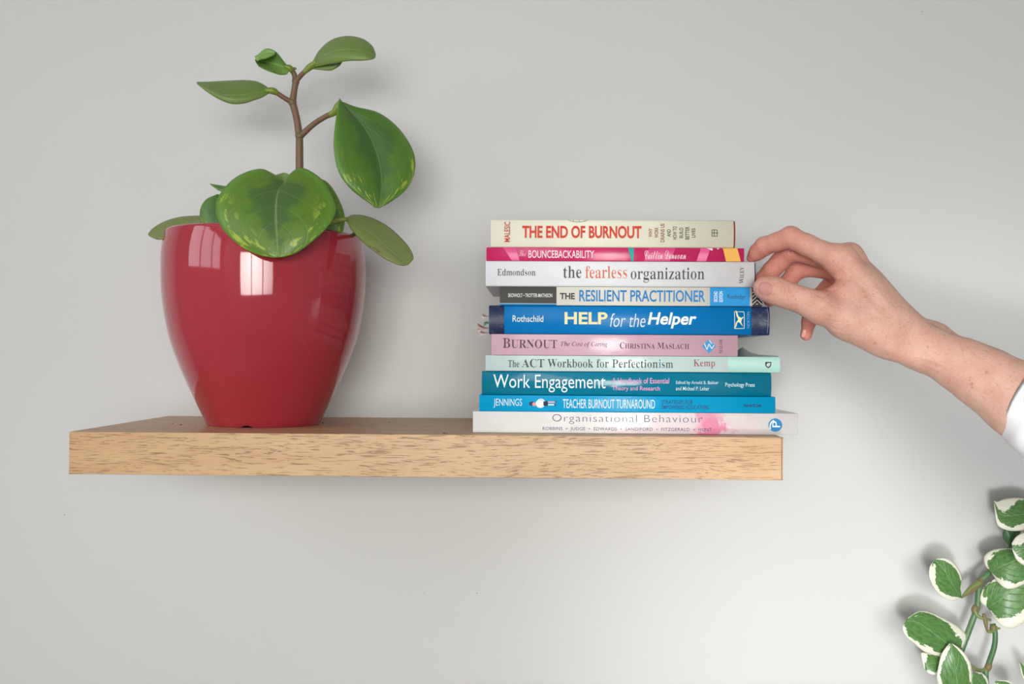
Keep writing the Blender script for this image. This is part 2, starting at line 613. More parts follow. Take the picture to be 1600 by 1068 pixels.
# big heart-shaped front leaf hanging over the rim
leaf(pot_root, [[S(443, 284, -.205, 442.5, 282, -.205, 445, 282, -.205), S(440, 288, -.209, 425, 270, -.203, 459, 266, -.203),
                 S(436, 296, -.214, 404, 263.5, -.204, 475, 262.5, -.204), S(432.5, 308, -.219, 371, 275, -.207, 502, 279, -.206),
                 S(431, 325, -.225, 346, 299, -.212, 518, 304, -.211), S(431, 342, -.229, 337, 325, -.218, 525, 328, -.216),
                 S(432, 360, -.232, 345, 353, -.224, 513, 352, -.222), S(433, 378, -.234, 371, 381, -.229, 491, 374, -.228),
                 S(434, 393, -.235, 404, 398, -.233, 466, 393, -.232), S(435, 402, -.235, 427, 402, -.235, 443, 401, -.235)]],
     M_LEAF, M_UNDER, .0011, 40, 25, 0.045)
stalk(pot_root, [(443, 285, -.205), (446, 300, -.180), (452, 372, -.150)], [.0020, .0022, .0024], M_PETIOLE, 'petiole')
# folded leaf hanging from the right branch
leaf(pot_root, [[S(533, 158, -.138, 531, 153.5, -.139, 540, 161, -.136), S(545, 172, -.134, 527, 175, -.146, 558, 167, -.128),
                 S(562, 190, -.132, 523.5, 200, -.153, 592, 176, -.122), S(577, 212, -.133, 522, 228, -.158, 622, 199, -.121),
                 S(588, 238, -.135, 526, 257, -.160, 642, 228, -.123), S(594, 262, -.138, 535, 278, -.160, 649, 252, -.126),
                 S(596, 285, -.141, 549, 295, -.158, 646, 276, -.130), S(595, 304, -.143, 563, 306.5, -.154, 634, 297, -.135),
                 S(592.5, 317, -.145, 578, 317, -.150, 611, 315, -.141), S(590, 324.5, -.146, 587, 324, -.147, 594, 324.5, -.145)]],
     M_LEAF_DARK, M_UNDER, .0011, 36, 23, 0.05)
# back-curled leaf at the top
leaf(pot_root, [[S(485, 106, -.128, 484, 104, -.128, 487, 107, -.128), S(497, 93, -.136, 499, 78, -.130, 500, 103, -.136),
                 S(517, 82, -.145, 519, 61.5, -.132, 522, 98.5, -.146), S(541, 77, -.150, 543, 56, -.134, 545, 94.5, -.152),
                 S(564, 79, -.150, 567, 60.5, -.136, 567, 94, -.152), S(579, 83, -.147, 582, 72, -.138, 581, 92, -.150),
                 S(587, 87, -.143, 587, 84, -.142, 586.5, 90, -.145)],
                [S(487, 107, -.128, 487, 105, -.126, 488, 107.5, -.128), S(503, 104, -.133, 503, 98, -.126, 500, 108.5, -.133),
                 S(519, 102.5, -.136, 521, 95, -.126, 517, 110, -.135), S(530, 99, -.136, 531, 95, -.128, 530, 103.5, -.134),
                 S(534.5, 96, -.133, 534, 95, -.131, 535, 97, -.132)]], M_UNDER, M_LEAF, .0010, 28, 15, 0.05)
# pointed leaf at the upper left, seen from below
leaf(pot_root, [[S(424, 142, -.131, 424, 140.5, -.131, 423, 144, -.131), S(413, 143, -.134, 412, 132, -.128, 411, 151, -.136),
                 S(400, 145, -.138, 399, 126.5, -.126, 396, 156.5, -.140), S(383, 147.5, -.142, 382, 125, -.126, 379, 161.5, -.143),
                 S(366, 149, -.145, 362, 125.5, -.127, 361, 161.5, -.146), S(346, 147, -.147, 342, 126.5, -.130, 341, 154, -.148),
                 S(325, 137, -.147, 323, 127.5, -.134, 321, 141.5, -.147), S(307.5, 128.5, -.143, 308, 127.5, -.141, 307.5, 130, -.144)]],
     M_UNDER, M_LEAF, .0009, 30, 15, 0.05)
# curled young leaf with brown edges
leaf(pot_root, [[S(454, 108, -.128, 453, 106.5, -.128, 453, 110, -.128), S(444, 104, -.126, 444, 96, -.134, 447, 115, -.135),
                 S(433, 101, -.123, 431, 82, -.137, 434, 116.5, -.139), S(421, 98, -.121, 417, 76.5, -.139, 420, 111.5, -.141),
                 S(410, 95, -.122, 406, 82, -.141, 406, 102.5, -.142), S(402, 92, -.127, 402, 88.5, -.139, 398.5, 93, -.140)]],
     M_YOUNG, M_UNDER, .0009, 26, 15, -0.02, 'leaf', .0014, 2)
leaf(pot_root, [[S(430, 83, -.139, 431, 80.5, -.139, 429, 86, -.141), S(418, 82, -.141, 418, 76.5, -.140, 416, 90, -.145),
                 S(408, 86, -.143, 407, 80, -.141, 406, 94, -.146), S(402, 92, -.144, 400, 87, -.142, 403, 96, -.145),
                 S(399, 91, -.143, 398, 88, -.143, 399, 93, -.143)]], M_YOUNG, M_UNDER, .0008, 18, 9, 0.06, 'leaf', .0010, 1)
# worn leaf arching over the right rim, its underside to the room
leaf(pot_root, [[S(540, 343, -.172, 538, 341, -.172, 542, 347, -.174), S(549, 346, -.175, 553, 335, -.163, 549, 358, -.180),
                 S(571, 358, -.179, 577, 338.5, -.161, 566, 376.5, -.185), S(589.5, 372, -.182, 602, 350.5, -.163, 586, 392.5, -.189),
                 S(606, 388, -.185, 623, 367.5, -.168, 604, 404.5, -.191), S(621, 400, -.187, 640, 387, -.175, 620, 411.5, -.192),
                 S(632, 408, -.187, 646, 402, -.180, 630, 414, -.190), S(638, 413, -.187, 642, 409.5, -.184, 635, 414, -.188)]],
     M_UNDER_OLD, M_LEAF, .0010, 32, 17, 0.03)
stalk(pot_root, [(497, 363, -.182), (508, 352.5, -.179), (524, 345, -.175), (542, 342, -.173)], [.0010, .0017, .0026, .0020], M_PETIOLE, 'petiole')
stalk(pot_root, [(546, 376, -.140), (549, 369, -.150), (560, 362, -.162), (573, 359, -.173)], [.0016, .0019, .0021, .0012], M_PETIOLE_DK, 'petiole')
# leaves behind the big one
leaf(pot_root, [[S(488, 276, -.170, 486, 275, -.170, 490, 275, -.170), S(496, 290, -.173, 478, 292, -.175, 511, 284, -.168),
                 S(507, 312, -.175, 478, 316, -.178, 526, 304, -.168), S(516, 335, -.175, 484, 340, -.178, 538, 334, -.168),
                 S(521, 356, -.173, 498, 362, -.176, 537, 358, -.168), S(524, 373, -.170, 522, 373, -.170, 529, 372, -.170)]],
     M_LEAF, M_UNDER, .0010, 24, 13, 0.04)
leaf(pot_root, [[S(443, 269.5, -.160, 441, 270, -.160, 446, 270, -.160), S(443, 275, -.160, 428, 275, -.162, 457, 275, -.162),
                 S(443, 288, -.161, 423, 289, -.164, 462, 289, -.164), S(443, 303, -.162, 428, 304, -.164, 458, 304, -.164),
                 S(443, 314, -.162, 440, 314, -.162, 446, 314, -.162)]], M_UNDER, M_LEAF, .0010, 20, 11, 0.04)
stalk(pot_root, [(447, 312, -.162), (450, 340, -.160), (452, 374, -.155)], [.0018, .0020, .0022], M_PETIOLE, 'petiole')
stalk(pot_root, [(490, 280, -.169), (488, 300, -.163), (482, 372, -.150)], [.0018, .0020, .0022], M_PETIOLE, 'petiole')
leaf(pot_root, [[S(340, 303, -.180, 337, 304, -.180, 343, 304, -.180), S(338, 312, -.182, 321, 312, -.180, 356, 312, -.180),
                 S(337, 330, -.185, 312.5, 328, -.180, 362, 330, -.180), S(338, 346, -.187, 314, 347, -.182, 362, 348, -.183),
                 S(340, 362, -.187, 323, 364, -.184, 357, 364, -.185), S(342, 373, -.186, 339, 374, -.186, 345, 374, -.186)]],
     M_LEAF_DARK, M_UNDER, .0010, 22, 13, 0.05)
stalk(pot_root, [(345, 315, -.178), (362, 330, -.165), (378, 374, -.150)], [.0016, .0018, .0020], M_PETIOLE, 'petiole')
# flat leaf sticking out over the left rim
leaf(pot_root, [[S(332, 341, -.150, 332, 337, -.146, 332, 345, -.155), S(310, 344, -.152, 311, 336.5, -.142, 308, 351, -.162),
                 S(286, 349, -.154, 281, 338.5, -.142, 285, 360, -.165), S(262, 357, -.155, 256, 346, -.144, 264, 371, -.165),
                 S(243, 364, -.154, 239, 356, -.147, 246, 373, -.160), S(231.5, 366.5, -.152, 231.5, 364.5, -.151, 233.5, 369, -.153)]],
     M_UNDER_OLD, M_LEAF, .0010, 26, 13, 0.03)
stalk(pot_root, [(330, 341, -.151), (350, 342, -.148), (385, 374, -.140)], [.0016, .0018, .0020], M_PETIOLE, 'petiole')
leaf(pot_root, [[S(356, 296, -.172, 355, 291, -.172, 354, 300, -.172), S(345, 293, -.173, 346, 289.5, -.172, 344, 298.5, -.173),
                 S(335, 290, -.173, 336, 288, -.172, 335, 293, -.173), S(328, 287, -.172, 328.5, 286.5, -.172, 328, 288, -.172)]],
     M_LEAF, M_UNDER, .0009, 14, 9, 0.04)
leaf(pot_root, [[S(262, 365, -.150, 259, 365, -.149, 264, 365, -.151), S(257, 371, -.149, 254.5, 371, -.148, 258.5, 372, -.150),
                 S(254.8, 379, -.148, 254, 378, -.147, 256.5, 380, -.149), S(255.5, 385, -.148, 255, 384.5, -.148, 256, 385, -.148)]],
     M_LEAF_DARK, M_UNDER, .0008, 12, 7, 0.04)


# crumbs of potting soil on the shelf
def crumbs():
    rnd = random.Random(4)
    V, F = [], []
    spots = [(283, 664, 1.5), (270, 662, .8), (331, 673, .7), (504, 661, 1.0), (516, 666, .8), (522, 667, .9), (528, 666, .7), (512, 667, .8),
             (608, 660, 1.0), (694, 677, 1.3), (698, 677, .9), (546, 669, .8), (502, 668, .9), (534, 670, .6), (242, 672, .6), (306, 665, .7),
             (500, 665, .7), (560, 664, .6), (352, 669, .6)]
    for (x, y, s) in spots:
        d = _f + _r * (x - 800.0) / FPX - _u * (y - 534.0) / FPX
        c = CAM + d * (0.0 - CAM[2]) / d[2]
        s *= 0.0008
        n = len(V)
        pts = [(1, 0, .1), (0, 1, .1), (-1, 0, .1), (0, -1, .1), (0, 0, .9), (0, 0, 0)]
        V += [(c[0] + s * a * rnd.uniform(.7, 1.5), c[1] + s * b * rnd.uniform(.7, 1.3), 0.0002 + s * k * rnd.uniform(.7, 1.1)) for a, b, k in pts]
        F += [(n, n + 1, n + 4), (n + 1, n + 2, n + 4), (n + 2, n + 3, n + 4), (n + 3, n, n + 4),
              (n + 1, n, n + 5), (n + 2, n + 1, n + 5), (n + 3, n + 2, n + 5), (n, n + 3, n + 5)]
    o = mesh_obj('soil_crumbs', V, F, plain('crumb_brown', (52, 38, 30), 0.9))
    o['kind'] = 'stuff'
    o['label'] = 'dark crumbs of soil scattered on the shelf around the pot'
    o['category'] = 'soil'


crumbs()


# ------------------------------------------------------------------ lettering
# outlines of the serif, italic and script letters used on the spines (advance | closed bezier loops, 1/1000 em)
GLYPH_TEXT = """sA 650|55,0,-13,0,-13,9 -13,18,-13,27,6,27 22,33,35,45,48,57 60,79,73,111,151,305 229,500,307,694,316,694 325,693,334,693,413,505 493,317,572,129,587,93 601,67,612,51,623,35 639,27,660,27,660,18 660,9,660,0,554,0 447,0,341,0,341,9 341,18,341,27,395,27 422,41,422,68,422,77 417,95,406,121,396,146 386,172,376,197,302,197 228,197,154,197,142,166 129,136,117,105,115,100 114,95,113,88,112,81 111,75,111,72,111,42 135,27,184,27,186,27 188,27,190,27,190,18 190,9,190,0,122,0|200,318,169,239,233,239 296,239,360,239,328,318 295,396,263,475,232,396
sB 659|134,0,24,0,24,9 24,17,24,26,58,27 81,35,93,48,105,61 111,86,111,122,111,264 111,407,111,549,111,578 108,599,103,614,98,629 89,639,76,645,63,650 46,653,23,653,23,661 23,670,23,678,125,678 226,678,328,678,503,678 590,626,590,522,590,440 536,389,427,368,558,343 623,286,623,196,623,134 600,86,553,52,506,17 439,0,354,0,244,0|271,444,271,375,274,375 277,375,280,375,333,375 371,385,392,406,413,426 424,462,424,514,424,559 416,593,401,614,386,635 359,646,322,646,299,646 285,642,280,633,274,624 271,607,271,582,271,513|307,36,330,36,373,36 404,48,422,73,439,98 448,137,448,191,448,246 436,286,413,309,389,332 349,344,294,344,286,344 279,344,271,344,271,262 271,179,271,97,271,74 275,59,284,50,292,41
sC 697|503,-16,382,-16,315,-16 256,-1,205,30,153,60 112,102,83,156,54,209 39,271,39,340,39,409 54,470,84,523,113,576 154,617,207,648,259,678 319,693,386,693,431,693 485,680,547,655,557,650 567,648,577,648,602,648 617,663,624,693,633,693 641,693,650,693,650,615 650,537,650,459,642,459 633,459,625,459,602,521 571,570,531,606,490,642 445,660,395,660,274,660 214,552,214,337,214,136 281,35,414,35,454,35 494,45,533,67,572,88 607,118,638,158,647,149 657,141,666,132,597,33
sE 658|214,0,21,0,21,8 21,17,21,25,56,25 80,31,93,44,106,57 112,81,112,116,112,260 112,405,112,549,112,592 106,621,93,634,80,647 57,653,24,653,24,661 24,670,24,678,214,678 404,678,594,678,594,611 594,543,594,476,586,476 579,476,571,476,563,538 542,581,507,605,471,629 418,641,345,641,324,641 308,640,298,638,287,635 280,629,277,621,274,612 272,597,272,578,272,507 272,437,272,366,277,366 283,366,288,366,333,366 365,378,386,401,407,424 421,461,429,514,437,514 445,514,453,514,453,401 453,289,453,176,445,176 436,176,428,176,425,216 417,247,407,270,396,293 380,309,359,318,338,327 310,331,276,331,275,331 273,331,272,331,272,254 272,177,272,100,272,75 277,59,286,52,295,45 314,41,343,41,392,41 433,47,467,58,500,69 529,86,552,112,575,137 595,170,612,213,621,213 631,213,640,213,626,142 613,71,599,0,406,0
sH 779|135,0,23,0,23,9 23,17,23,26,58,27 81,34,93,47,105,60 111,84,111,120,111,268 111,416,111,564,111,596 105,618,93,631,80,644 57,651,24,653,24,661 24,670,24,678,136,678 248,678,360,678,360,670 360,661,360,653,335,651 317,648,304,643,291,638 283,630,278,618,273,606 271,588,271,564,271,500 271,437,271,373,350,373 430,373,509,373,509,437 509,500,509,564,509,588 507,606,502,618,498,630 490,638,477,643,464,648 445,651,420,653,420,661 420,670,420,678,532,678 643,678,755,678,755,670 755,661,755,653,720,650 697,643,686,632,675,620 669,597,669,564,669,416 669,268,669,120,669,87 675,63,687,49,698,35 721,27,755,26,755,17 755,9,755,0,643,0 532,0,420,0,420,9 420,17,420,26,454,27 477,34,490,46,503,57 509,82,509,120,509,190 509,259,509,329,430,329 350,329,271,329,271,259 271,190,271,120,271,84 277,60,289,47,301,34 325,27,360,26,360,17 360,9,360,0,248,0
sI 388|135,0,20,0,20,9 20,17,20,26,53,29 77,37,91,48,105,59 112,81,112,112,112,267 112,421,112,576,112,607 106,627,94,637,82,646 57,652,20,653,20,661 20,670,20,678,135,678 249,678,364,678,364,670 364,661,364,653,329,652 305,646,292,637,278,627 272,607,272,576,272,422 272,269,272,115,272,94 274,78,279,66,284,54 293,45,307,39,320,33 340,29,366,26,366,17 366,9,366,0,251,0
sK 760|136,0,24,0,24,9 24,17,24,26,59,27 82,34,94,47,106,60 112,84,112,120,112,268 112,416,112,564,112,596 106,619,94,632,81,645 58,652,25,653,25,661 25,670,25,678,137,678 249,678,361,678,361,670 361,661,361,653,336,651 318,648,305,643,292,638 284,630,279,618,274,606 272,588,272,564,272,492 272,420,272,348,341,417 409,487,478,556,505,583 519,606,519,623,519,643 490,653,433,653,433,661 433,670,433,678,530,678 626,678,723,678,723,670 723,661,723,653,719,653 714,653,710,653,653,653 587,614,513,537,476,499 440,462,403,424,499,306 594,187,690,69,702,54 714,44,725,37,736,30 752,27,773,26,773,17 773,9,773,0,655,0 536,0,418,0,418,9 418,17,418,26,433,26 445,26,456,27,466,28 474,29,479,31,491,36 497,42,497,51,497,61 488,77,471,98,413,171 355,245,297,318,289,310 280,303,272,295,272,237 272,178,272,120,272,84 278,60,290,47,302,34 326,27,361,26,361,17 361,9,361,0,249,0
sL 635|215,0,23,0,23,9 23,17,23,26,58,27 81,34,93,47,105,60 111,84,111,120,111,268 111,416,111,564,111,597 105,620,93,633,80,645 57,652,24,653,24,661 24,670,24,678,140,678 256,678,372,678,372,670 372,661,372,653,345,653 325,651,310,646,295,641 285,633,280,620,274,607 271,589,271,564,271,417 271,270,271,123,271,100 273,82,276,70,279,58 287,50,298,47,309,43 325,41,348,41,396,41 436,47,469,59,501,71 528,91,551,119,573,146 592,183,609,230,618,230 627,230,636,230,623,153 611,77,598,0,406,0
sM 944|98,0,21,0,21,9 21,17,21,26,54,27 78,34,92,47,105,60 112,83,112,118,112,268 112,419,112,569,112,591 110,608,105,619,100,630 92,639,79,644,65,649 47,652,22,653,22,661 22,670,22,678,106,678 191,678,275,678,341,523 406,367,472,212,538,367 603,523,669,678,752,678 836,678,919,678,919,670 919,661,919,653,887,650 865,643,853,630,840,617 834,595,834,563,834,418 834,272,834,127,834,99 836,78,841,64,846,49 854,39,866,35,878,30 895,27,918,26,918,17 918,9,918,0,808,0 699,0,589,0,589,9 589,17,589,26,613,28 631,32,644,37,657,42 665,52,670,66,675,79 677,99,677,124,677,281 677,437,677,594,594,396 512,198,429,0,420,0 411,0,402,0,320,193 239,386,157,579,157,426 157,272,157,119,157,81 164,56,178,44,192,32 217,26,252,26,252,17 252,9,252,0,175,0
sN 735|609,-16,600,-16,453,163 306,342,159,521,159,386 159,252,159,117,159,82 165,58,177,46,188,34 212,27,248,26,248,17 248,9,248,0,174,0 101,0,27,0,27,9 27,17,27,26,50,27 68,30,81,35,93,40 101,49,106,62,111,75 113,93,113,117,113,271 113,424,113,578,79,620 59,642,54,645,47,648 38,651,27,653,27,661 27,670,27,678,96,678 164,678,233,678,349,536 466,393,582,251,582,355 582,458,582,562,582,586 580,604,575,617,570,629 562,638,549,643,536,648 518,651,493,653,493,661 493,670,493,678,567,678 640,678,714,678,714,670 714,661,714,653,679,652 656,645,645,633,634,620 628,596,628,561,628,369 628,176,628,-16,619,-16
sO 782|439,-16,388,-16,339,-16 293,-7,251,11,209,29 172,54,141,86,109,118 84,156,67,199,50,242 41,289,41,339,41,389 50,436,67,479,84,522 109,559,141,592,173,624 210,649,254,667,296,685 344,694,395,694,444,694 490,685,532,668,574,650 611,625,642,594,673,562 698,524,716,481,733,438 742,390,742,339,742,289 733,242,716,199,698,156 673,118,641,86,609,54 572,29,529,11,486,-7|339,18,394,18,508,18 565,125,565,339,565,444 549,524,518,579,486,633 442,660,387,660,273,660 216,553,216,339,216,234 232,155,264,100,296,45
sP 622|135,0,23,0,23,9 23,17,23,26,58,27 81,34,93,47,105,60 111,84,111,120,111,268 111,416,111,564,111,596 105,618,93,631,80,644 57,651,24,653,24,661 24,670,24,678,122,678 220,678,318,678,403,678 464,670,500,655,534,640 561,619,580,592,599,565 609,532,609,494,609,437 588,392,546,358,504,323 442,306,360,306,330,306 301,306,271,306,271,244 271,182,271,120,271,84 277,60,289,47,301,34 325,27,360,26,360,17 360,9,360,0,248,0|271,426,271,342,281,342 290,342,300,342,349,342 384,353,405,376,425,399 435,437,435,490,435,542 427,580,410,605,393,630 363,642,322,642,302,642 289,638,282,631,275,624 271,611,271,593,271,509
sR 704|135,0,23,0,23,9 23,17,23,26,58,27 81,34,93,47,105,60 111,84,111,120,111,268 111,416,111,564,111,596 105,618,93,631,80,644 57,651,24,653,24,661 24,670,24,678,124,678 223,678,323,678,423,678 498,663,547,634,596,605 621,559,621,498,621,415 570,360,469,333,527,247 585,161,643,75,654,58 665,46,674,38,683,30 695,26,712,26,713,26 714,26,715,26,715,17 715,9,715,0,645,0 574,0,504,0,436,105 368,211,300,316,290,316 281,316,271,316,271,251 271,185,271,120,271,84 277,60,289,47,301,34 325,27,360,26,360,17 360,9,360,0,248,0|271,423,271,348,282,348 292,348,303,348,355,348 393,360,417,385,440,409 452,447,452,500,452,595 413,642,334,642,307,642 290,638,282,629,275,620 271,602,271,574,271,499
sS 581|73,-16,64,-16,64,68 64,151,64,235,74,235 83,235,93,235,109,162 133,109,166,74,199,39 241,22,293,22,331,22 361,33,383,54,404,75 415,101,415,133,415,177 388,212,335,238,304,253 273,269,242,284,184,313 141,343,115,376,88,409 74,448,74,494,74,535 83,570,100,600,117,629 141,652,172,669,202,686 236,694,275,694,295,694 317,692,342,687,366,682 392,676,420,667,425,666 430,664,434,664,438,663 442,662,446,662,463,662 474,673,477,694,486,694 496,694,505,694,505,621 505,548,505,475,497,475 488,475,480,475,471,512 456,545,437,573,418,601 395,623,370,639,344,654 317,662,289,662,255,662 228,653,208,635,188,617 178,594,178,566,178,540 187,518,204,501,221,484 247,467,281,451,313,436 345,421,377,406,418,387 449,368,473,347,495,326 512,304,521,280,530,256 535,229,535,198,535,155 525,118,505,86,484,54 455,29,418,12,381,-6 337,-15,286,-15,269,-15 253,-14,236,-12,219,-9 203,-5,187,1,170,7 157,11,147,14,136,17 129,18,126,18,115,18 108,15,103,11,98,5 94,-3,91,-16,82,-16
sT 630|254,0,137,0,137,9 137,17,137,26,173,26 198,33,212,46,225,59 232,84,232,120,232,295 232,470,232,645,229,645 225,645,222,645,169,645 128,630,97,601,66,571 48,528,43,473,34,473 25,473,16,473,16,541 16,610,16,678,214,678 413,678,611,678,611,609 611,541,611,472,603,472 594,472,586,472,575,587 513,645,400,645,397,645 395,645,392,645,392,470 392,295,392,120,392,83 398,58,412,45,425,32 450,26,488,26,488,17 488,9,488,0,371,0
sU 733|458,-19,369,-19,277,-19 211,1,170,43,129,83 109,146,109,231,109,342 109,453,109,564,109,596 103,618,91,631,78,644 55,651,22,653,22,661 22,670,22,678,134,678 246,678,358,678,358,670 358,661,358,653,333,651 315,648,302,643,289,638 280,630,275,618,271,606 269,588,269,564,269,445 269,327,269,208,269,149 280,105,303,77,325,47 360,33,409,33,526,33 584,101,584,237,584,346 584,454,584,563,584,596 578,618,565,631,552,643 527,650,489,653,489,661 489,670,489,678,561,678 634,678,706,678,706,670 706,661,706,653,675,649 655,641,645,628,634,615 629,593,629,563,629,465 629,368,629,270,629,167 608,93,566,48,523,3
sW 910|264,-16,254,-16,185,184 117,385,48,585,40,608 32,625,23,636,14,647 -2,652,-23,653,-23,661 -23,670,-23,678,74,678 172,678,269,678,269,670 269,661,269,653,248,652 232,649,223,643,214,637 209,626,209,611,209,597 213,578,220,555,257,446 295,337,332,228,371,327 409,426,448,525,441,548 433,571,426,594,419,617 409,632,398,640,387,647 368,651,341,653,341,661 341,670,341,678,445,678 550,678,654,678,654,670 654,661,654,653,608,653 585,640,585,613,585,605 588,592,594,575,631,466 669,356,706,247,739,348 772,449,805,550,813,574 817,592,817,605,817,622 812,634,801,641,790,648 773,652,749,653,749,661 749,670,749,678,809,678 869,678,929,678,929,670 929,661,929,653,910,650 895,641,885,627,875,613 865,592,856,565,792,371 728,178,664,-16,655,-16 646,-16,637,-16,581,143 526,301,470,460,408,301 345,143,283,-16,273,-16
sY 634|263,0,151,0,151,9 151,17,151,26,186,27 209,34,221,47,233,60 239,84,239,120,239,169 239,217,239,266,182,369 126,473,69,576,51,609 35,631,21,639,14,643 8,646,1,648,-6,650 -13,651,-20,652,-20,661 -20,669,-20,678,89,678 199,678,308,678,308,669 308,661,308,652,302,652 297,652,291,652,273,652 259,649,248,644,237,638 232,630,232,620,232,611 236,598,244,583,286,501 328,418,370,336,412,406 454,475,496,545,511,570 519,591,519,607,519,637 494,652,444,652,442,652 441,652,439,652,439,661 439,669,439,678,511,678 582,678,654,678,654,669 654,661,654,652,637,650 622,643,609,632,596,621 583,604,570,583,513,490 456,396,399,303,399,242 399,181,399,120,399,84 405,60,417,47,429,34 453,27,488,26,488,17 488,9,488,0,376,0
sa 512|420,-15,379,-15,329,-15 302,7,298,52,253,9 201,-13,142,-13,107,-13 80,-3,60,17,40,37 30,63,30,94,30,138 51,174,95,203,138,231 205,258,296,283,296,308 296,334,296,359,296,387 290,408,278,421,266,434 247,440,220,440,177,440 155,429,155,408,155,404 160,395,169,382,178,369 183,356,183,344,183,326 176,312,164,301,151,289 134,284,115,284,94,284 78,290,67,303,55,315 49,331,49,352,49,375 57,396,73,415,90,433 112,447,141,458,170,469 203,474,241,474,312,474 363,461,392,435,421,409 436,368,436,313,436,240 436,166,436,93,436,76 437,64,439,59,441,54 446,51,453,51,460,51 468,55,477,62,481,55 486,48,490,41,457,4|192,50,225,50,234,50 246,54,259,61,272,68 285,79,296,94,296,147 296,199,296,252,216,233 176,191,176,125,176,75
sb 537|69,-17,64,-17,64,181 64,380,64,578,64,609 61,629,55,638,48,647 34,652,12,654,12,662 12,670,12,678,77,678 141,678,206,678,206,590 206,503,206,415,239,454 280,474,329,474,364,474 396,464,423,445,449,426 471,399,486,365,501,331 509,292,509,247,509,196 500,151,481,112,462,73 435,42,402,19,368,-4 329,-15,286,-15,241,-15 198,4,156,42,130,22 105,3,79,-17,74,-17|228,21,272,21,307,21 332,38,345,73,358,109 365,164,365,238,365,299 358,345,344,374,330,403 307,417,274,417,259,417 244,412,231,402,218,391 209,377,206,360,206,274 206,188,206,102,206,48
sc 437|310,-15,232,-15,194,-15 160,-5,129,16,98,37 74,65,56,101,38,137 29,178,29,223,29,272 39,315,60,353,80,390 107,420,143,442,178,464 217,475,260,475,308,475 346,465,373,444,400,423 413,397,413,365,413,346 407,332,397,321,386,310 371,304,352,304,312,304 292,327,292,373,292,378 292,384,293,389,294,394 294,399,294,404,294,429 280,442,252,442,195,442 167,388,167,279,167,206 179,151,204,114,229,76 262,57,304,57,339,57 373,74,404,107,411,101 417,96,424,90,374,20
sd 551|263,-15,208,-15,173,-15 142,-5,116,16,89,36 67,64,52,99,37,134 29,174,29,219,29,270 37,315,54,354,70,392 92,422,121,443,150,464 182,474,217,474,264,474 302,455,332,417,332,477 332,537,332,597,332,618 327,632,316,641,305,649 287,653,262,654,262,662 262,670,262,678,333,678 404,678,475,678,475,489 475,301,475,112,475,87 478,70,484,61,489,51 503,44,526,41,526,33 526,24,526,16,473,16 408,6,332,-15,332,9 332,34,332,58,304,9|226,42,255,42,270,42 286,49,301,62,316,75 326,92,332,113,332,195 332,278,332,360,329,377 321,391,307,402,293,413 277,418,259,418,228,418 206,403,194,372,181,341 175,293,175,228,175,165 181,118,193,87,205,57
se 448|310,-15,229,-15,190,-15 156,-5,126,16,96,36 72,65,55,102,38,139 29,183,29,234,29,281 38,322,56,358,74,394 99,422,130,443,161,464 195,474,234,474,291,474 337,455,371,417,404,379 421,326,421,258,421,254 421,251,421,247,339,247 256,247,174,247,175,124 216,63,297,63,336,63 371,85,402,128,409,121 417,115,424,108,375,26|173,292,173,286,215,286 258,286,300,286,300,297 300,309,300,320,300,362 296,393,288,413,279,432 263,442,240,442,195,442 173,396,173,303,173,297
sf 318|114,0,22,0,22,8 22,16,22,24,39,25 52,28,59,33,66,37 71,43,74,52,77,59 78,78,78,109,78,210 78,311,78,412,60,412 42,412,24,412,24,429 24,445,24,462,42,462 60,462,78,462,78,483 78,505,78,526,78,579 94,620,126,649,158,678 202,692,259,692,301,692 334,683,357,664,380,645 392,622,392,595,392,574 386,557,375,546,364,535 350,529,334,529,316,529 302,534,291,544,280,553 275,566,275,582,275,595 279,610,287,626,288,628 290,631,292,635,293,639 294,642,294,644,294,655 285,660,268,660,247,660 234,653,229,640,223,627 220,607,220,581,220,541 220,502,220,462,248,462 275,462,303,462,303,445 303,429,303,412,275,412 248,412,220,412,220,307 220,202,220,97,220,67 225,47,235,38,245,29 266,24,297,24,297,16 297,8,297,0,205,0
sg 487|300,-209,217,-209,152,-209 104,-200,71,-181,38,-162 21,-138,21,-111,21,-78 48,-54,102,-38,57,-17 35,11,35,45,35,70 44,91,63,110,82,129 111,147,152,164,73,193 33,244,33,316,33,347 42,375,59,399,76,422 100,441,131,454,161,467 195,474,234,474,273,474 311,467,347,453,389,453 430,453,472,453,472,435 472,417,472,399,448,399 423,399,399,399,422,370 434,338,434,303,434,274 426,248,411,225,396,202 375,185,348,172,321,159 291,153,256,153,249,153 241,153,234,154,226,155 218,155,211,155,194,155 179,150,168,141,156,131 150,119,150,106,150,84 170,73,210,73,227,73 244,73,261,73,314,73 355,69,386,60,416,51 438,38,451,19,464,0 470,-24,470,-55,470,-103 449,-141,406,-168,363,-195|211,185,234,185,258,185 275,196,284,217,293,238 297,271,297,314,297,358 293,390,284,411,275,432 258,442,234,442,211,442 194,432,185,411,175,390 170,358,170,314,170,271 175,238,185,217,194,196|194,-173,239,-173,341,-173 392,-148,392,-98,392,-81 385,-69,371,-62,357,-54 335,-51,305,-51,251,-51 198,-51,144,-51,121,-66 109,-85,109,-108,109,-125 120,-141,141,-154,162,-167
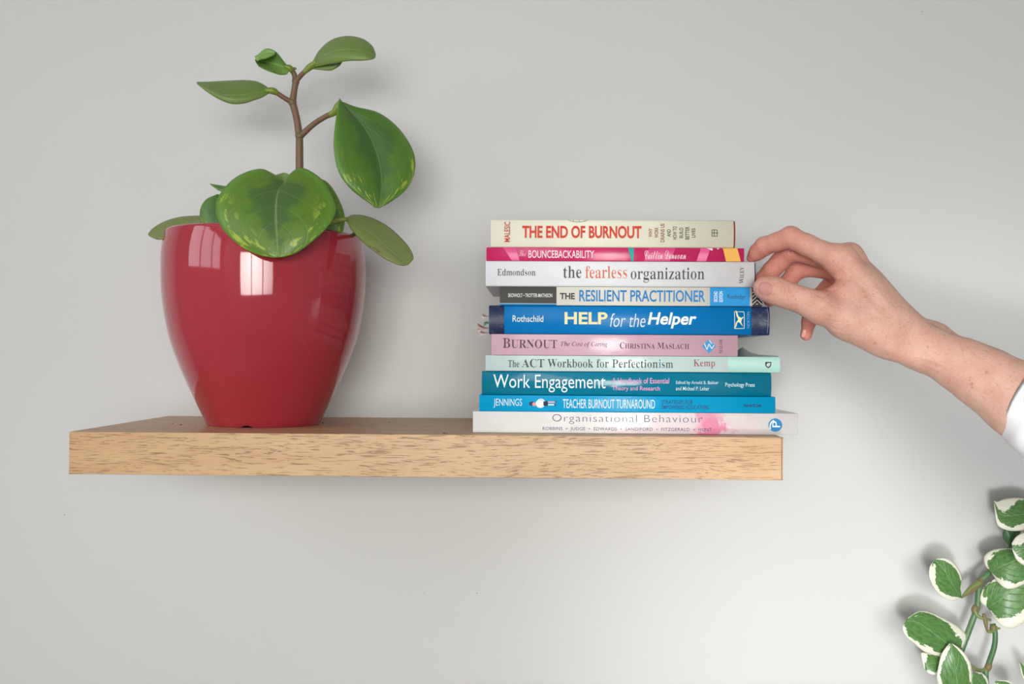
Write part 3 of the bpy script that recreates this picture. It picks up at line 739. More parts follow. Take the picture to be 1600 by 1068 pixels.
sh 567|107,0,27,0,27,8 27,16,27,24,46,25 60,29,67,38,74,47 78,62,78,83,78,253 78,424,78,594,78,615 75,630,68,639,61,648 48,654,28,655,28,663 28,670,28,678,92,678 156,678,220,678,220,584 220,491,220,397,257,448 305,474,362,474,449,474 492,421,492,315,492,238 492,160,492,83,492,62 495,48,502,39,509,30 522,25,541,24,541,16 541,8,541,0,461,0 381,0,301,0,301,8 301,16,301,24,303,24 306,24,308,24,336,24 350,44,350,83,350,163 350,243,350,323,350,350 347,371,341,384,335,397 322,404,302,404,271,404 243,386,220,350,220,261 220,172,220,83,220,62 223,47,230,39,236,30 249,25,268,24,268,16 268,8,268,0,188,0
si 295|171,539,150,539,129,539 111,546,97,561,82,575 75,593,75,614,75,635 82,653,97,668,111,683 129,690,150,690,171,690 189,683,204,668,218,653 225,635,225,614,225,593 218,575,203,561,188,546|107,0,27,0,27,8 27,16,27,24,47,25 61,30,68,38,75,46 78,61,78,83,78,180 78,278,78,375,78,400 75,416,70,424,64,432 51,436,30,437,30,445 31,454,31,462,94,462 158,462,221,462,221,336 221,209,221,83,221,62 224,48,230,39,236,30 249,25,268,24,268,16 268,8,268,0,188,0
sk 534|107,0,26,0,26,8 26,16,26,24,47,25 61,30,68,39,75,47 78,62,78,83,78,253 78,422,78,592,78,615 75,631,70,640,65,648 51,653,30,654,30,662 31,670,31,678,94,678 157,678,220,678,220,536 220,393,220,251,259,290 299,330,338,369,355,386 363,401,363,414,363,429 346,437,311,437,309,437 308,437,306,437,306,445 306,454,306,462,375,462 445,462,514,462,514,454 514,445,514,437,475,435 440,418,409,387,383,362 357,336,331,311,392,224 454,138,515,51,528,33 543,24,560,24,560,16 560,8,560,0,478,0 396,0,314,0,314,8 314,16,314,24,317,24 320,24,323,24,345,24 356,32,356,47,356,54 352,63,345,73,311,122 276,170,242,219,235,213 227,206,220,200,220,161 220,122,220,83,220,62 223,48,230,39,236,30 249,25,268,24,268,16 268,8,268,0,187,0
sl 297|107,0,27,0,27,8 27,16,27,24,47,25 61,30,68,38,75,46 78,61,78,83,78,253 78,422,78,592,78,614 75,630,70,639,65,648 51,653,30,654,30,662 30,670,30,678,94,678 157,678,221,678,221,480 221,281,221,83,221,62 224,48,230,39,236,30 249,25,268,24,268,16 268,8,268,0,188,0
sm 825|106,0,27,0,27,8 27,16,27,24,46,25 60,29,67,38,74,47 78,62,78,83,78,181 78,279,78,377,78,398 75,413,68,423,61,432 48,437,28,438,28,446 28,454,28,462,91,462 155,462,218,462,218,439 218,417,218,394,256,447 301,474,353,474,421,474 462,446,477,389,516,446 564,474,622,474,707,474 750,421,750,315,750,238 750,160,750,83,750,62 753,48,760,39,766,30 779,25,798,24,798,16 798,8,798,0,719,0 641,0,562,0,562,8 562,16,562,24,581,25 593,30,600,39,607,48 610,63,610,83,610,163 610,243,610,323,610,350 607,371,601,384,595,397 582,404,562,404,533,404 506,387,483,353,483,263 483,173,483,83,483,63 486,48,493,39,499,30 511,25,530,24,530,16 530,8,530,0,452,0 375,0,297,0,297,8 297,16,297,24,316,25 328,30,335,39,342,48 345,63,345,83,345,163 345,243,345,323,345,350 342,370,336,384,330,397 317,404,297,404,266,404 239,386,218,350,218,261 218,172,218,83,218,63 221,48,227,40,233,31 245,25,264,24,264,16 264,8,264,0,185,0
sn 567|107,0,27,0,27,8 27,16,27,24,46,25 60,29,67,38,74,47 78,62,78,83,78,181 78,279,78,377,78,398 75,413,68,423,61,432 48,437,28,438,28,446 28,454,28,462,92,462 156,462,220,462,220,441 220,419,220,398,257,449 304,474,362,474,449,474 492,421,492,315,492,238 492,160,492,83,492,62 495,48,502,39,509,30 522,25,541,24,541,16 541,8,541,0,461,0 381,0,301,0,301,8 301,16,301,24,303,24 306,24,308,24,336,24 350,44,350,83,350,163 350,243,350,323,350,350 347,371,341,384,335,397 322,404,302,404,271,404 243,386,220,350,220,261 220,172,220,83,220,62 223,47,230,39,236,30 249,25,268,24,268,16 268,8,268,0,188,0
so 501|294,-15,251,-15,207,-15 168,-4,135,17,101,38 75,67,56,105,37,142 28,183,28,229,28,276 37,319,56,356,75,393 101,422,135,443,168,464 207,474,250,474,293,474 332,464,365,443,398,422 425,394,444,357,463,320 472,278,472,229,472,181 463,139,444,102,425,65 398,37,366,16,333,-5|223,17,251,17,279,17 299,31,311,58,317,71 321,92,324,121,326,150 327,186,327,229,327,317 321,375,309,403,297,431 278,445,251,445,222,445 202,431,191,403,180,374 174,317,174,230,174,187 175,151,178,122,181,93 185,71,191,58,203,31
sp 553|115,-207,26,-207,26,-199 26,-192,26,-184,41,-183 53,-180,60,-175,67,-169 73,-161,75,-150,77,-140 78,-122,78,-95,78,57 78,210,78,362,78,393 75,413,69,422,63,431 50,436,29,439,29,447 29,454,29,462,90,462 152,462,213,462,213,438 213,415,213,391,243,447 286,475,343,475,378,475 409,465,436,444,463,423 484,395,499,360,514,324 521,283,521,238,521,189 513,146,498,108,483,69 461,39,434,18,406,-4 374,-15,338,-15,289,-15 250,6,220,48,220,3 220,-41,220,-86,220,-113 222,-133,226,-147,230,-161 238,-170,249,-175,259,-180 275,-182,294,-183,294,-191 294,-199,294,-207,205,-207|259,42,291,42,322,42 343,57,356,88,369,120 376,167,376,230,376,291 370,337,359,369,348,399 327,414,296,414,265,414 240,393,220,350,220,267 220,185,220,102,235,62
sr 428|116,0,27,0,27,8 27,16,27,24,47,25 61,30,68,38,75,46 78,61,78,83,78,180 78,278,78,375,78,400 75,417,69,425,63,432 50,436,30,437,30,445 31,454,31,462,93,462 155,462,217,462,217,433 217,404,217,375,234,407 255,431,279,449,302,466 325,474,347,474,375,474 396,467,410,453,424,438 431,419,431,396,431,377 425,361,414,349,403,337 388,331,369,331,352,331 339,335,331,344,322,352 315,362,308,372,301,382 292,387,281,387,267,387 254,378,241,360,228,341 222,317,222,286,222,218 222,151,222,83,222,60 227,45,237,38,246,30 265,25,294,24,294,16 294,8,294,0,205,0
ss 429|272,-15,225,-15,198,-15 166,-7,129,9,123,12 116,13,109,13,93,13 82,4,76,-13,68,-13 61,-13,53,-13,53,44 53,100,53,157,62,157 70,157,79,157,88,115 105,82,129,58,153,34 180,22,209,22,234,22 253,28,266,40,279,51 286,67,286,87,286,115 268,138,232,156,208,168 183,181,159,193,124,210 98,230,81,252,64,274 55,299,55,328,55,370 69,405,97,433,124,461 162,475,210,475,221,475 233,474,247,471,261,468 277,463,296,458,299,457 303,457,307,456,311,455 314,454,317,454,328,454 337,461,343,475,350,475 356,475,363,475,363,427 363,378,363,330,355,330 348,330,340,330,329,366 314,394,293,413,272,432 248,441,222,441,201,441 184,436,173,426,162,415 156,402,156,386,156,370 161,357,172,346,182,335 197,325,218,315,240,304 263,293,285,282,319,265 344,247,360,226,375,205 383,176,383,141,383,93 369,55,340,27,310,-1
st 340|251,-14,184,-14,144,-14 115,-4,98,16,81,35 72,65,72,106,72,209 72,312,72,415,58,415 44,415,30,415,30,425 30,436,30,446,70,484 104,519,131,550,158,581 179,608,192,631,200,631 207,631,215,631,215,575 215,518,215,462,246,462 278,462,309,462,309,446 309,431,309,415,278,415 246,415,215,415,215,317 215,220,215,122,215,101 218,86,223,76,228,65 237,60,250,60,273,60 292,77,307,111,315,107 323,102,331,98,300,23
sz 436|146,0,19,0,19,7 19,14,19,21,96,157 173,292,250,428,230,428 211,428,191,428,154,428 127,420,108,405,88,389 74,361,65,322,56,322 48,322,39,322,42,369 44,415,47,462,168,462 288,462,409,462,409,452 409,443,409,433,335,301 261,169,187,37,200,37 214,37,227,37,274,37 309,46,332,65,355,84 373,115,387,160,395,160 403,160,411,160,407,107 403,53,399,0,272,0
iC 701|383,-15,325,-15,267,-15 216,-4,174,19,131,42 97,74,73,117,50,159 38,209,38,266,38,315 48,363,69,411,89,458 116,502,152,543,187,584 226,618,270,645,337,686 407,707,478,707,517,707 562,698,613,681,624,677 633,675,641,675,655,675 666,683,675,700,682,700 688,700,695,700,681,632 668,563,654,495,647,495 640,495,633,495,634,500 634,506,634,511,634,516 634,521,634,526,633,573 621,610,596,636,571,661 535,674,488,674,447,674 406,663,367,641,327,619 291,589,260,551,228,512 203,468,184,418,165,368 156,315,156,260,156,187 174,131,209,90,244,49 292,28,352,28,441,28 521,70,594,153,600,147 607,142,613,136,572,85 528,47,482,22,435,-3
iT 625|179,0,74,0,75,7 77,13,78,20,81,20 83,20,86,20,110,20 129,23,144,29,159,34 171,45,180,62,189,78 198,102,207,133,251,296 296,458,340,621,342,627 343,633,343,639,343,650 334,656,316,656,307,656 298,656,289,656,247,656 213,652,187,643,161,634 141,620,126,601,111,582 98,556,88,524,81,525 73,525,66,526,81,581 95,637,110,692,302,692 494,692,686,692,675,635 665,578,654,521,648,521 641,521,635,521,636,526 636,532,636,537,636,542 636,548,636,553,636,590 628,617,611,633,594,648 562,656,515,656,501,656 488,656,474,656,465,656 459,654,455,650,450,646 447,639,444,630,399,466 354,302,309,138,300,105 295,80,295,64,295,47 302,35,316,29,329,23 352,20,383,20,387,20 390,20,394,20,392,13 390,7,388,0,283,0
ia 509|110,-12,74,-12,48,-12 27,-3,13,16,-2,34 -10,61,-10,96,-10,150 3,205,28,261,53,317 88,366,134,408,179,450 226,471,273,471,315,471 339,453,346,417,350,431 355,446,359,460,384,460 410,460,435,460,405,351 374,243,344,134,335,102 330,79,330,66,330,57 336,52,347,52,361,52 385,74,420,119,425,115 429,111,434,107,379,28 332,-12,291,-12,264,-12 250,3,250,34,250,54 261,101,284,175,246,112 211,65,178,35,145,4|93,49,122,49,137,49 154,56,172,71,190,86 208,105,226,130,244,154 261,181,276,210,291,239 303,269,312,300,322,330 326,358,326,383,326,424 309,445,275,445,244,445 213,428,184,396,155,363 130,318,110,261,100,233 92,206,87,181,82,156 79,132,79,109,79,69
ie 428|173,-10,132,-10,89,-10 56,4,31,31,6,58 -6,97,-6,147,-6,179 1,212,14,246,26,280 45,312,69,344,92,375 119,401,150,422,197,455 244,471,291,471,321,471 344,465,360,452,376,439 384,420,384,396,384,354 359,316,310,282,261,248 188,225,91,212,88,199 86,186,86,176,85,165 84,155,84,146,84,74 115,38,177,38,224,38 275,66,329,121,334,116 339,111,344,106,312,66 279,37,245,18,211,-1|107,275,95,235,162,244 214,265,250,296,286,327 304,363,304,404,304,431 292,444,268,444,247,444 226,435,204,417,181,399 161,374,142,343,123,311
if 296|-25,-228,-72,-228,-91,-228 -106,-223,-118,-212,-130,-201 -136,-188,-136,-173,-136,-144 -124,-129,-99,-129,-77,-129 -66,-140,-66,-161,-66,-168 -67,-173,-69,-177,-72,-182 -73,-186,-73,-189,-73,-196 -69,-200,-62,-200,-43,-200 -27,-187,-15,-161,-9,-148 -3,-131,3,-111,9,-90 15,-66,20,-37,49,116 77,268,106,421,74,421 42,421,10,421,13,432 15,442,18,453,49,453 81,453,112,453,116,471 120,489,124,507,139,577 165,631,201,669,236,706 276,725,321,725,348,725 369,718,386,705,402,691 410,674,410,653,410,623 394,608,362,608,337,608 325,621,325,647,325,650 326,654,327,657,328,660 328,663,329,666,332,669 333,673,333,678,333,683 331,688,326,692,321,696 314,698,306,698,267,698 239,656,221,571,213,532 204,492,196,453,235,453 274,453,313,453,311,442 310,432,308,421,269,421 229,421,190,421,177,355 163,289,150,223,133,140 117,70,100,11,83,-48 66,-93,49,-127,15,-194
ig 426|142,-228,94,-228,41,-228 0,-217,-31,-195,-62,-173 -77,-145,-77,-111,-77,-55 -34,-6,53,36,24,49 9,65,9,85,9,96 17,110,32,125,50,143 69,162,87,180,39,206 15,243,15,290,15,323 24,353,43,381,62,409 87,431,119,449,151,466 187,474,226,474,249,474 276,468,307,457,338,446 357,440,366,440,388,440 409,440,431,440,431,425 431,411,431,396,408,396 385,396,362,396,367,382 369,367,369,352,369,317 360,286,341,259,322,231 298,209,267,193,236,177 201,169,164,169,150,169 136,170,122,172,101,157 90,142,90,129,90,112 116,96,167,81,219,66 259,48,289,28,318,8 332,-21,332,-59,332,-92 322,-122,303,-148,283,-173 255,-193,220,-207,184,-221|121,192,166,192,187,192 207,200,225,217,242,234 257,256,268,283,278,310 284,340,284,371,284,396 278,416,266,430,254,443 238,450,219,450,199,450 180,442,162,425,143,408 128,386,117,359,105,332 99,302,99,271,99,218|28,-197,112,-197,212,-197 262,-161,262,-89,262,-73 256,-59,243,-47,230,-34 215,-24,196,-15,177,-5 159,2,140,8,113,17 92,24,78,27,17,-8 -14,-49,-14,-95,-14,-163
ih 599|492,-10,453,-10,425,-10 403,-1,387,17,370,35 362,59,362,90,362,105 364,124,367,147,370,170 374,196,381,225,389,260 396,294,404,329,409,349 412,367,415,383,418,398 419,411,419,422,419,461 404,481,373,481,335,481 296,456,258,405,219,353 194,303,184,256,166,171 148,85,130,0,99,0 68,0,37,0,80,206 124,412,167,618,173,647 176,665,176,671,176,702 153,718,106,718,103,718 101,718,98,718,101,732 104,746,107,760,168,760 230,760,291,760,278,699 265,637,252,576,246,549 240,521,233,494,226,466 219,438,212,410,216,410 219,410,223,410,278,500 340,545,408,545,479,545 515,508,515,434,515,423 513,409,510,391,507,372 502,350,497,324,488,285 480,245,471,206,466,186 463,167,461,150,459,133 458,116,458,101,458,69 470,53,493,53,512,53 534,61,557,76,563,66 569,57,575,47,532,9
ii 264|197,586,182,586,169,586 157,591,147,601,136,611 131,623,131,637,131,650 136,662,147,673,157,684 169,689,182,689,196,689 208,684,219,674,229,663 234,651,234,637,234,622 229,610,219,601,209,591|98,-12,49,-12,16,-12 0,6,0,43,0,53 2,65,5,79,8,93 12,109,17,128,39,205 60,282,82,359,83,364 85,370,87,378,88,385 89,390,89,393,89,406 84,415,74,421,64,426 48,428,26,428,27,434 29,439,30,445,55,448 78,451,97,454,116,457 131,459,143,462,167,468 181,471,184,471,191,471 195,467,195,459,195,456 195,454,194,451,193,447 192,444,191,441,159,333 126,225,94,117,89,98 86,84,86,77,86,58 93,48,107,48,127,48 156,74,193,125,198,120 203,115,208,110,151,29
in 542|382,-13,331,-13,316,-13 304,-8,295,1,286,10 281,24,281,41,281,60 295,116,321,209,348,303 361,359,361,378,361,399 352,409,335,409,322,409 308,403,291,392,273,381 256,365,237,346,218,327 200,305,183,282,166,259 151,235,138,211,113,164 88,93,63,0,36,0 9,0,-18,0,14,110 47,219,79,329,88,357 92,378,92,391,92,404 88,412,79,417,70,422 55,424,34,424,31,424 29,424,26,424,27,430 28,436,29,442,56,445 80,449,100,452,120,455 136,458,149,461,174,468 189,471,194,471,195,471 197,470,198,468,199,465 199,462,198,458,178,393 158,329,138,264,189,333 236,385,280,419,324,452 361,469,392,469,431,469 450,451,450,414,450,401 449,388,447,375,444,361 441,346,436,331,417,264 397,198,378,131,374,116 371,104,369,95,366,86 365,78,365,73,365,58 372,50,386,50,405,50 431,78,464,135,469,131 475,127,480,123,432,32
io 522|207,-12,157,-12,108,-12 68,3,39,33,9,62 -6,102,-6,152,-6,190 3,228,21,266,38,303 62,338,92,369,121,400 154,424,191,443,227,462 263,471,300,471,351,471 392,456,422,427,452,397 467,357,467,307,467,274 460,240,446,206,431,171 412,139,387,109,362,79 334,54,303,34,256,3|141,17,168,17,195,17 222,27,247,48,272,68 295,94,315,127,334,160 350,194,362,232,373,269 379,304,379,337,379,409 351,445,294,445,261,445 229,430,197,399,165,368 138,326,116,273,94,220 83,171,83,124,83,89 90,63,106,45,121,26
ir 333|8,0,-19,0,10,104 39,207,68,311,78,347 83,372,83,386,83,401 79,411,70,415,61,419 44,422,19,423,20,429 21,436,22,442,47,446 69,450,88,453,107,456 122,459,134,462,158,468 172,471,176,471,185,471 188,467,185,458,168,394 150,331,133,267,211,403 270,471,309,471,322,471 333,467,341,458,349,449 353,436,353,421,353,403 348,388,337,376,326,364 313,358,298,358,287,358 277,362,268,369,259,376 254,386,253,399,168,312 104,179,61,0,34,0
is 370|145,-12,116,-12,89,-12 66,-8,48,-1,32,6 19,9,9,9,-4,9 -11,4,-13,-6,-20,-6 -26,-6,-33,-6,-26,49 -18,103,-11,158,-5,158 0,157,6,157,8,111 18,76,36,52,53,27 77,15,106,15,129,15 149,23,164,39,179,55 187,76,187,102,187,125 177,151,155,178,144,191 134,205,124,219,114,232 104,246,94,260,83,275 75,291,69,307,62,323 59,339,59,354,59,388 71,416,94,438,117,460 147,471,183,471,210,471 231,468,247,461,264,454 277,450,288,450,303,450 310,456,311,468,317,468 322,468,328,468,321,418 315,369,308,319,302,319 297,319,291,319,282,403 250,445,194,445,177,445 163,439,152,428,141,417 135,403,135,388,135,367 147,341,172,310,183,297 193,283,203,270,213,257 222,243,231,230,242,213 250,197,257,181,264,165 267,149,267,132,267,105 261,81,248,60,235,38 217,21,194,8,171,-5
it 278|97,-12,49,-12,17,-12 1,5,1,39,1,48 2,57,4,66,5,75 7,83,10,92,39,202 69,311,98,421,75,421 52,421,29,421,30,428 32,435,33,442,95,453 151,501,202,584,210,584 217,584,225,584,212,540 200,497,187,453,215,453 244,453,272,453,269,442 267,432,264,421,236,421 207,421,179,421,152,319 125,218,98,116,92,94 89,78,89,67,89,53 95,46,107,46,123,46 149,70,185,118,190,112 195,107,200,101,147,26
kC 697|470,-6,442,-6,403,-6 368,1,337,16,306,30 282,50,265,75,247,100 238,128,238,160,238,182 244,208,255,239,174,252 134,297,134,373,134,414 149,455,180,494,211,533 252,564,304,589,355,614 409,626,465,626,504,626 524,621,524,610,524,601 513,597,492,597,455,597 420,589,385,572,350,555 318,534,290,508,262,482 240,454,223,425,206,396 198,368,198,342,198,296 221,269,266,262,283,297 306,331,335,366,363,400 394,433,428,464,462,495 497,522,533,546,568,570 603,589,637,603,671,616 701,623,728,623,758,623 781,616,798,604,814,591 822,572,822,549,822,530 815,509,800,486,785,463 764,439,738,414,712,389 682,365,647,343,612,320 575,301,535,284,495,267 454,256,412,249,377,190 360,142,360,105,360,48 388,20,444,20,470,20 495,24,520,34,545,43 567,54,588,69,608,84 624,100,636,118,648,136 654,154,654,171,654,194 648,211,636,222,623,232 608,237,591,237,572,237 555,232,539,222,522,211 509,198,500,182,495,174 492,165,489,156,486,146 484,136,483,125,480,102 475,91,466,91,459,91 453,94,448,101,442,108 439,118,439,131,439,157 446,180,459,200,472,219 490,235,513,246,535,257 560,263,588,263,617,263 641,255,658,239,674,223 683,201,683,173,683,150 676,127,662,106,647,84 628,65,605,48,581,31 555,18,527,9,498,-1|487,370,430,277,459,282 488,293,519,310,550,326 579,345,608,368,636,390 661,414,684,439,707,464 725,488,738,512,751,535 758,556,758,574,758,591 750,600,735,600,708,600 665,570,605,508,546,447
kD 750|275,-7,228,-7,183,-7 150,-1,130,11,110,23 100,38,100,55,100,70 107,83,121,93,134,103 155,108,184,108,229,108 281,98,341,77,368,104 401,156,440,233,455,262 469,291,484,320,507,365 534,407,564,444,593,481 625,513,660,541,619,580 561,599,486,599,437,599 390,586,345,559,299,532 260,493,229,443,198,392 182,347,182,306,182,285 188,267,201,253,214,239 231,232,252,232,272,232 293,238,314,249,335,259 356,275,375,294,394,313 410,335,424,360,444,396 454,432,454,469,454,472 454,474,454,477,453,480 453,482,453,485,453,500 458,507,468,507,480,507 486,499,486,483,486,436 475,391,453,348,431,304 402,269,365,244,328,219 290,206,249,206,220,206 195,212,172,225,149,237 130,254,117,275,103,296 96,319,96,346,96,377 105,409,124,440,142,471 167,499,198,525,229,551 264,572,302,588,331,600 360,609,389,616,418,622 448,625,478,625,567,625 637,603,688,558,712,574 732,582,749,582,754,582 758,581,762,579,766,577 768,575,768,573,768,570 759,564,742,553,732,547 721,540,711,534,753,487 774,426,774,351,774,312 768,273,757,234,745,195 728,158,707,125,685,92 659,64,629,43,584,12 538,-4,489,-4,445,-4 404,5,367,23,321,3|478,30,499,30,542,30 581,44,618,72,655,100 684,141,706,194,728,248 739,300,739,349,739,425 722,479,689,511,667,478 645,421,624,339,610,284 594,238,576,203,558,168 537,138,513,115,488,91 459,69,426,50,454,37|207,19,220,19,256,19 288,29,315,50,266,73 225,84,193,84,153,84 133,74,133,55,133,46 138,39,147,34,156,29 167,25,181,23,194,20
kT 616|347,260,315,260,282,260 257,269,238,286,219,303 209,326,209,355,209,390 224,428,254,469,284,510 328,547,387,578,446,609 510,625,578,625,605,625 641,619,688,609,712,604 733,600,750,597,767,594 781,593,792,593,819,593 839,598,854,607,855,608 857,608,859,609,860,610 861,610,862,610,867,610 870,607,870,601,870,593 865,582,855,569,845,556 832,544,815,534,798,523 780,518,760,518,729,518 687,529,636,549,584,570 541,580,507,580,474,580 442,573,410,559,378,544 349,526,323,503,297,480 276,456,261,430,246,404 238,379,238,356,238,339 243,325,254,314,265,302 279,297,296,297,313,297 330,303,347,316,364,328 380,344,396,365,411,385 423,407,432,431,441,455 445,479,445,502,445,507 445,511,445,516,444,521 444,525,444,530,444,539 447,543,454,543,459,543 465,538,471,528,477,518 482,506,487,491,491,476 493,460,493,443,493,410 485,379,469,351,452,323 431,301,404,285,377,268|322,-7,247,-7,185,-7 138,3,107,24,76,45 60,73,60,109,60,136 70,158,89,176,108,193 131,202,158,202,179,202 197,197,210,187,223,177 229,164,229,149,229,132 223,119,213,110,202,101 191,96,181,96,175,96 169,96,163,95,157,94 152,93,147,91,142,89 139,87,136,84,133,81 132,76,132,69,132,57 141,46,158,37,175,27 197,22,226,22,261,22 294,29,323,44,352,58 379,82,404,116,429,149 451,195,472,253,503,340 542,406,588,450,634,494 665,516,680,516,686,516 689,512,689,505,689,498 687,492,682,487,672,476 664,463,659,447,653,431 647,409,642,382,637,356 633,331,628,305,618,249 597,197,566,150,534,103 492,65,439,36,386,7
ka 529|336,-7,313,-7,296,-7 281,-1,268,11,255,22 249,39,249,60,211,16 169,-6,124,-6,95,-6 71,2,52,19,33,35 24,57,24,86,24,111 32,137,47,163,62,189 83,213,108,235,133,257 161,275,191,288,221,301 250,308,279,308,318,308 342,293,349,264,355,277 362,291,368,304,405,305 443,307,480,308,449,245 418,181,387,118,378,99 372,85,367,75,362,64 359,58,359,55,359,48 362,45,368,45,373,45 382,48,393,56,403,62 416,71,429,82,442,93 453,103,463,112,470,105 476,99,483,92,449,60 418,35,390,19,361,1|140,18,145,18,166,18 190,32,217,60,244,87 268,121,292,162,316,203 328,231,328,244,328,254 325,263,318,270,311,276 302,280,293,280,282,280 270,274,255,263,240,251 225,236,210,217,194,198 179,177,167,156,154,134 143,113,135,93,126,72 122,55,122,40,122,35 125,31,130,26,135,21
ke 411|181,-7,150,-7,111,-7 80,4,55,25,30,45 17,70,17,99,17,122 25,145,42,170,58,194 79,216,105,238,131,259 159,275,188,289,217,302 245,308,271,308,296,308 316,302,333,290,350,277 358,261,358,241,358,220 349,201,330,183,311,164 286,148,254,135,222,121 186,110,145,102,133,79 127,60,127,44,127,30 137,23,158,23,186,23 215,30,246,44,276,58 307,81,339,112,345,105 351,99,357,92,324,59 290,35,252,18,215,1|167,155,155,128,177,130 198,137,219,150,239,162 256,177,269,195,282,212 289,229,289,246,289,267 283,277,271,277,262,277 251,270,237,257,223,244 209,226,195,203,180,180
kh 567|503,99,510,92,496,78 483,66,472,56,461,46 452,37,444,31,415,6 386,-6,358,-6,337,-6 320,1,307,16,293,32 286,52,286,78,286,95 290,110,296,124,299,131 305,141,313,153,321,165 332,179,347,196,366,218 385,239,404,261,407,264 408,267,408,270,408,273 406,275,403,275,388,275 363,263,331,238,315,225 297,208,278,187,258,165 238,139,219,110,195,74 172,37,148,1,106,-2 63,-4,21,-7,64,75 108,156,151,238,140,225 129,213,117,201,105,189 94,178,83,169,77,176 70,182,64,189,86,209 107,229,126,249,145,269 163,292,181,317,199,342 217,372,236,406,267,462 298,517,329,573,369,577 410,582,450,586,381,456 313,326,244,196,313,271 369,308,414,308,435,308 453,301,466,286,479,271 485,251,485,224,485,205 478,185,465,165,451,145 433,122,411,96,390,71 379,52,379,41,379,34 381,31,386,31,391,31 403,38,421,51,438,64 461,85,490,112,497,105
ki 344|291,362,274,362,259,362 246,366,237,374,228,381 223,392,223,406,223,421 229,434,242,445,255,456 270,461,287,461,300,461 312,457,322,449,331,441 336,431,336,418,336,403 330,389,318,379,305,368|283,99,289,92,268,70 249,52,232,39,215,25 202,15,192,10,171,-1 150,-7,127,-7,77,-7 52,16,52,61,52,73 58,92,70,118,82,144 100,178,125,220,118,213 110,204,101,195,92,186 82,177,73,169,66,176 60,182,53,189,60,194 69,202,82,215,94,227 107,241,122,256,136,271 149,286,160,299,207,302 253,305,300,308,266,247 232,185,198,124,171,75 157,47,157,40,157,34 159,31,162,31,170,31 183,37,200,49,217,61 241,82,270,112,276,105
kl 418|297,99,303,92,270,59 242,35,219,18,196,1 170,-7,141,-7,118,-7 98,-1,83,13,67,26 59,43,59,65,59,93 72,131,99,178,105,189 111,199,117,210,97,190 82,176,73,169,66,174 59,180,52,185,77,208 101,230,122,252,143,275 161,300,178,328,228,410 277,491,327,573,368,577 408,582,449,586,377,456 306,325,234,195,210,152 192,119,180,96,168,73 162,58,162,49,162,37 167,31,176,31,183,31 195,37,212,50,229,62 253,83,284,113,290,106
kn 577|48,-5,-2,-8,25,30 48,63,68,92,87,121 103,144,116,163,141,200 154,222,154,228,154,233 152,235,148,235,145,235 138,230,127,220,116,209 99,192,76,169,70,176 63,182,57,189,90,223 119,251,145,273,170,295 195,306,219,306,246,306 260,283,260,238,260,227 258,213,254,196,323,271 379,308,423,308,444,308 462,301,475,286,488,271 494,251,494,224,494,210 489,194,480,177,471,160 460,143,447,126,434,109 423,94,412,82,397,65 389,51,389,41,389,34 391,31,396,31,400,31 411,38,429,51,447,64 470,84,499,112,506,105 513,99,520,92,499,72 482,56,467,44,452,31 440,22,431,17,420,10 410,5,400,1,389,-4 379,-6,368,-6,347,-6 330,1,317,16,303,32 296,52,296,78,296,94 299,109,305,124,311,139 328,163,356,196,375,218 394,239,413,261,415,264 416,266,417,267,417,268 417,268,417,269,417,273 415,275,412,275,393,275 362,253,316,210,293,189 268,160,240,125,212,90 181,48,148,0,98,-3
ko 447|179,-7,136,-7,103,-7 77,2,57,22,36,41 26,65,26,96,26,119 34,144,49,169,64,193 85,217,110,238,135,259 163,275,193,289,222,302 251,308,280,308,313,308 338,300,356,285,373,269 382,246,382,217,382,193 376,171,365,151,354,131 336,109,313,84,324,87 336,91,348,98,359,105 371,113,384,124,390,117 397,109,403,102,380,81 357,66,334,56,310,45 286,40,263,40,222,9|147,25,158,25,172,25 189,33,209,49,206,52 205,57,205,64,205,73 210,82,221,91,232,100 245,105,261,107,304,160 325,207,325,246,325,266 317,276,301,276,290,276 274,265,251,242,240,231 228,216,215,199,202,182 191,164,180,145,169,126 160,108,153,91,146,74 142,60,142,50,142,33
kt 442|59,182,53,189,76,210 97,230,114,248,131,266 148,285,163,305,178,325 193,348,209,375,246,437 283,499,320,561,362,563 405,564,447,566,422,524 398,481,373,439,395,439 418,439,440,439,437,428 434,418,431,407,404,407 378,407,351,407,326,366 303,326,281,287,258,248 237,210,217,174,194,131 177,101,168,82,159,63 154,50,154,42,154,34 158,30,165,30,175,30 190,36,209,49,228,62 252,83,283,112,289,105 296,99,302,92,271,61 242,37,214,20,186,3 158,-6,130,-6,107,-6 89,1,76,14,63,27 57,45,57,66,57,78 61,93,67,110,70,119 76,133,86,151,95,168 107,191,124,220,102,198 84,181,70,169,64,176
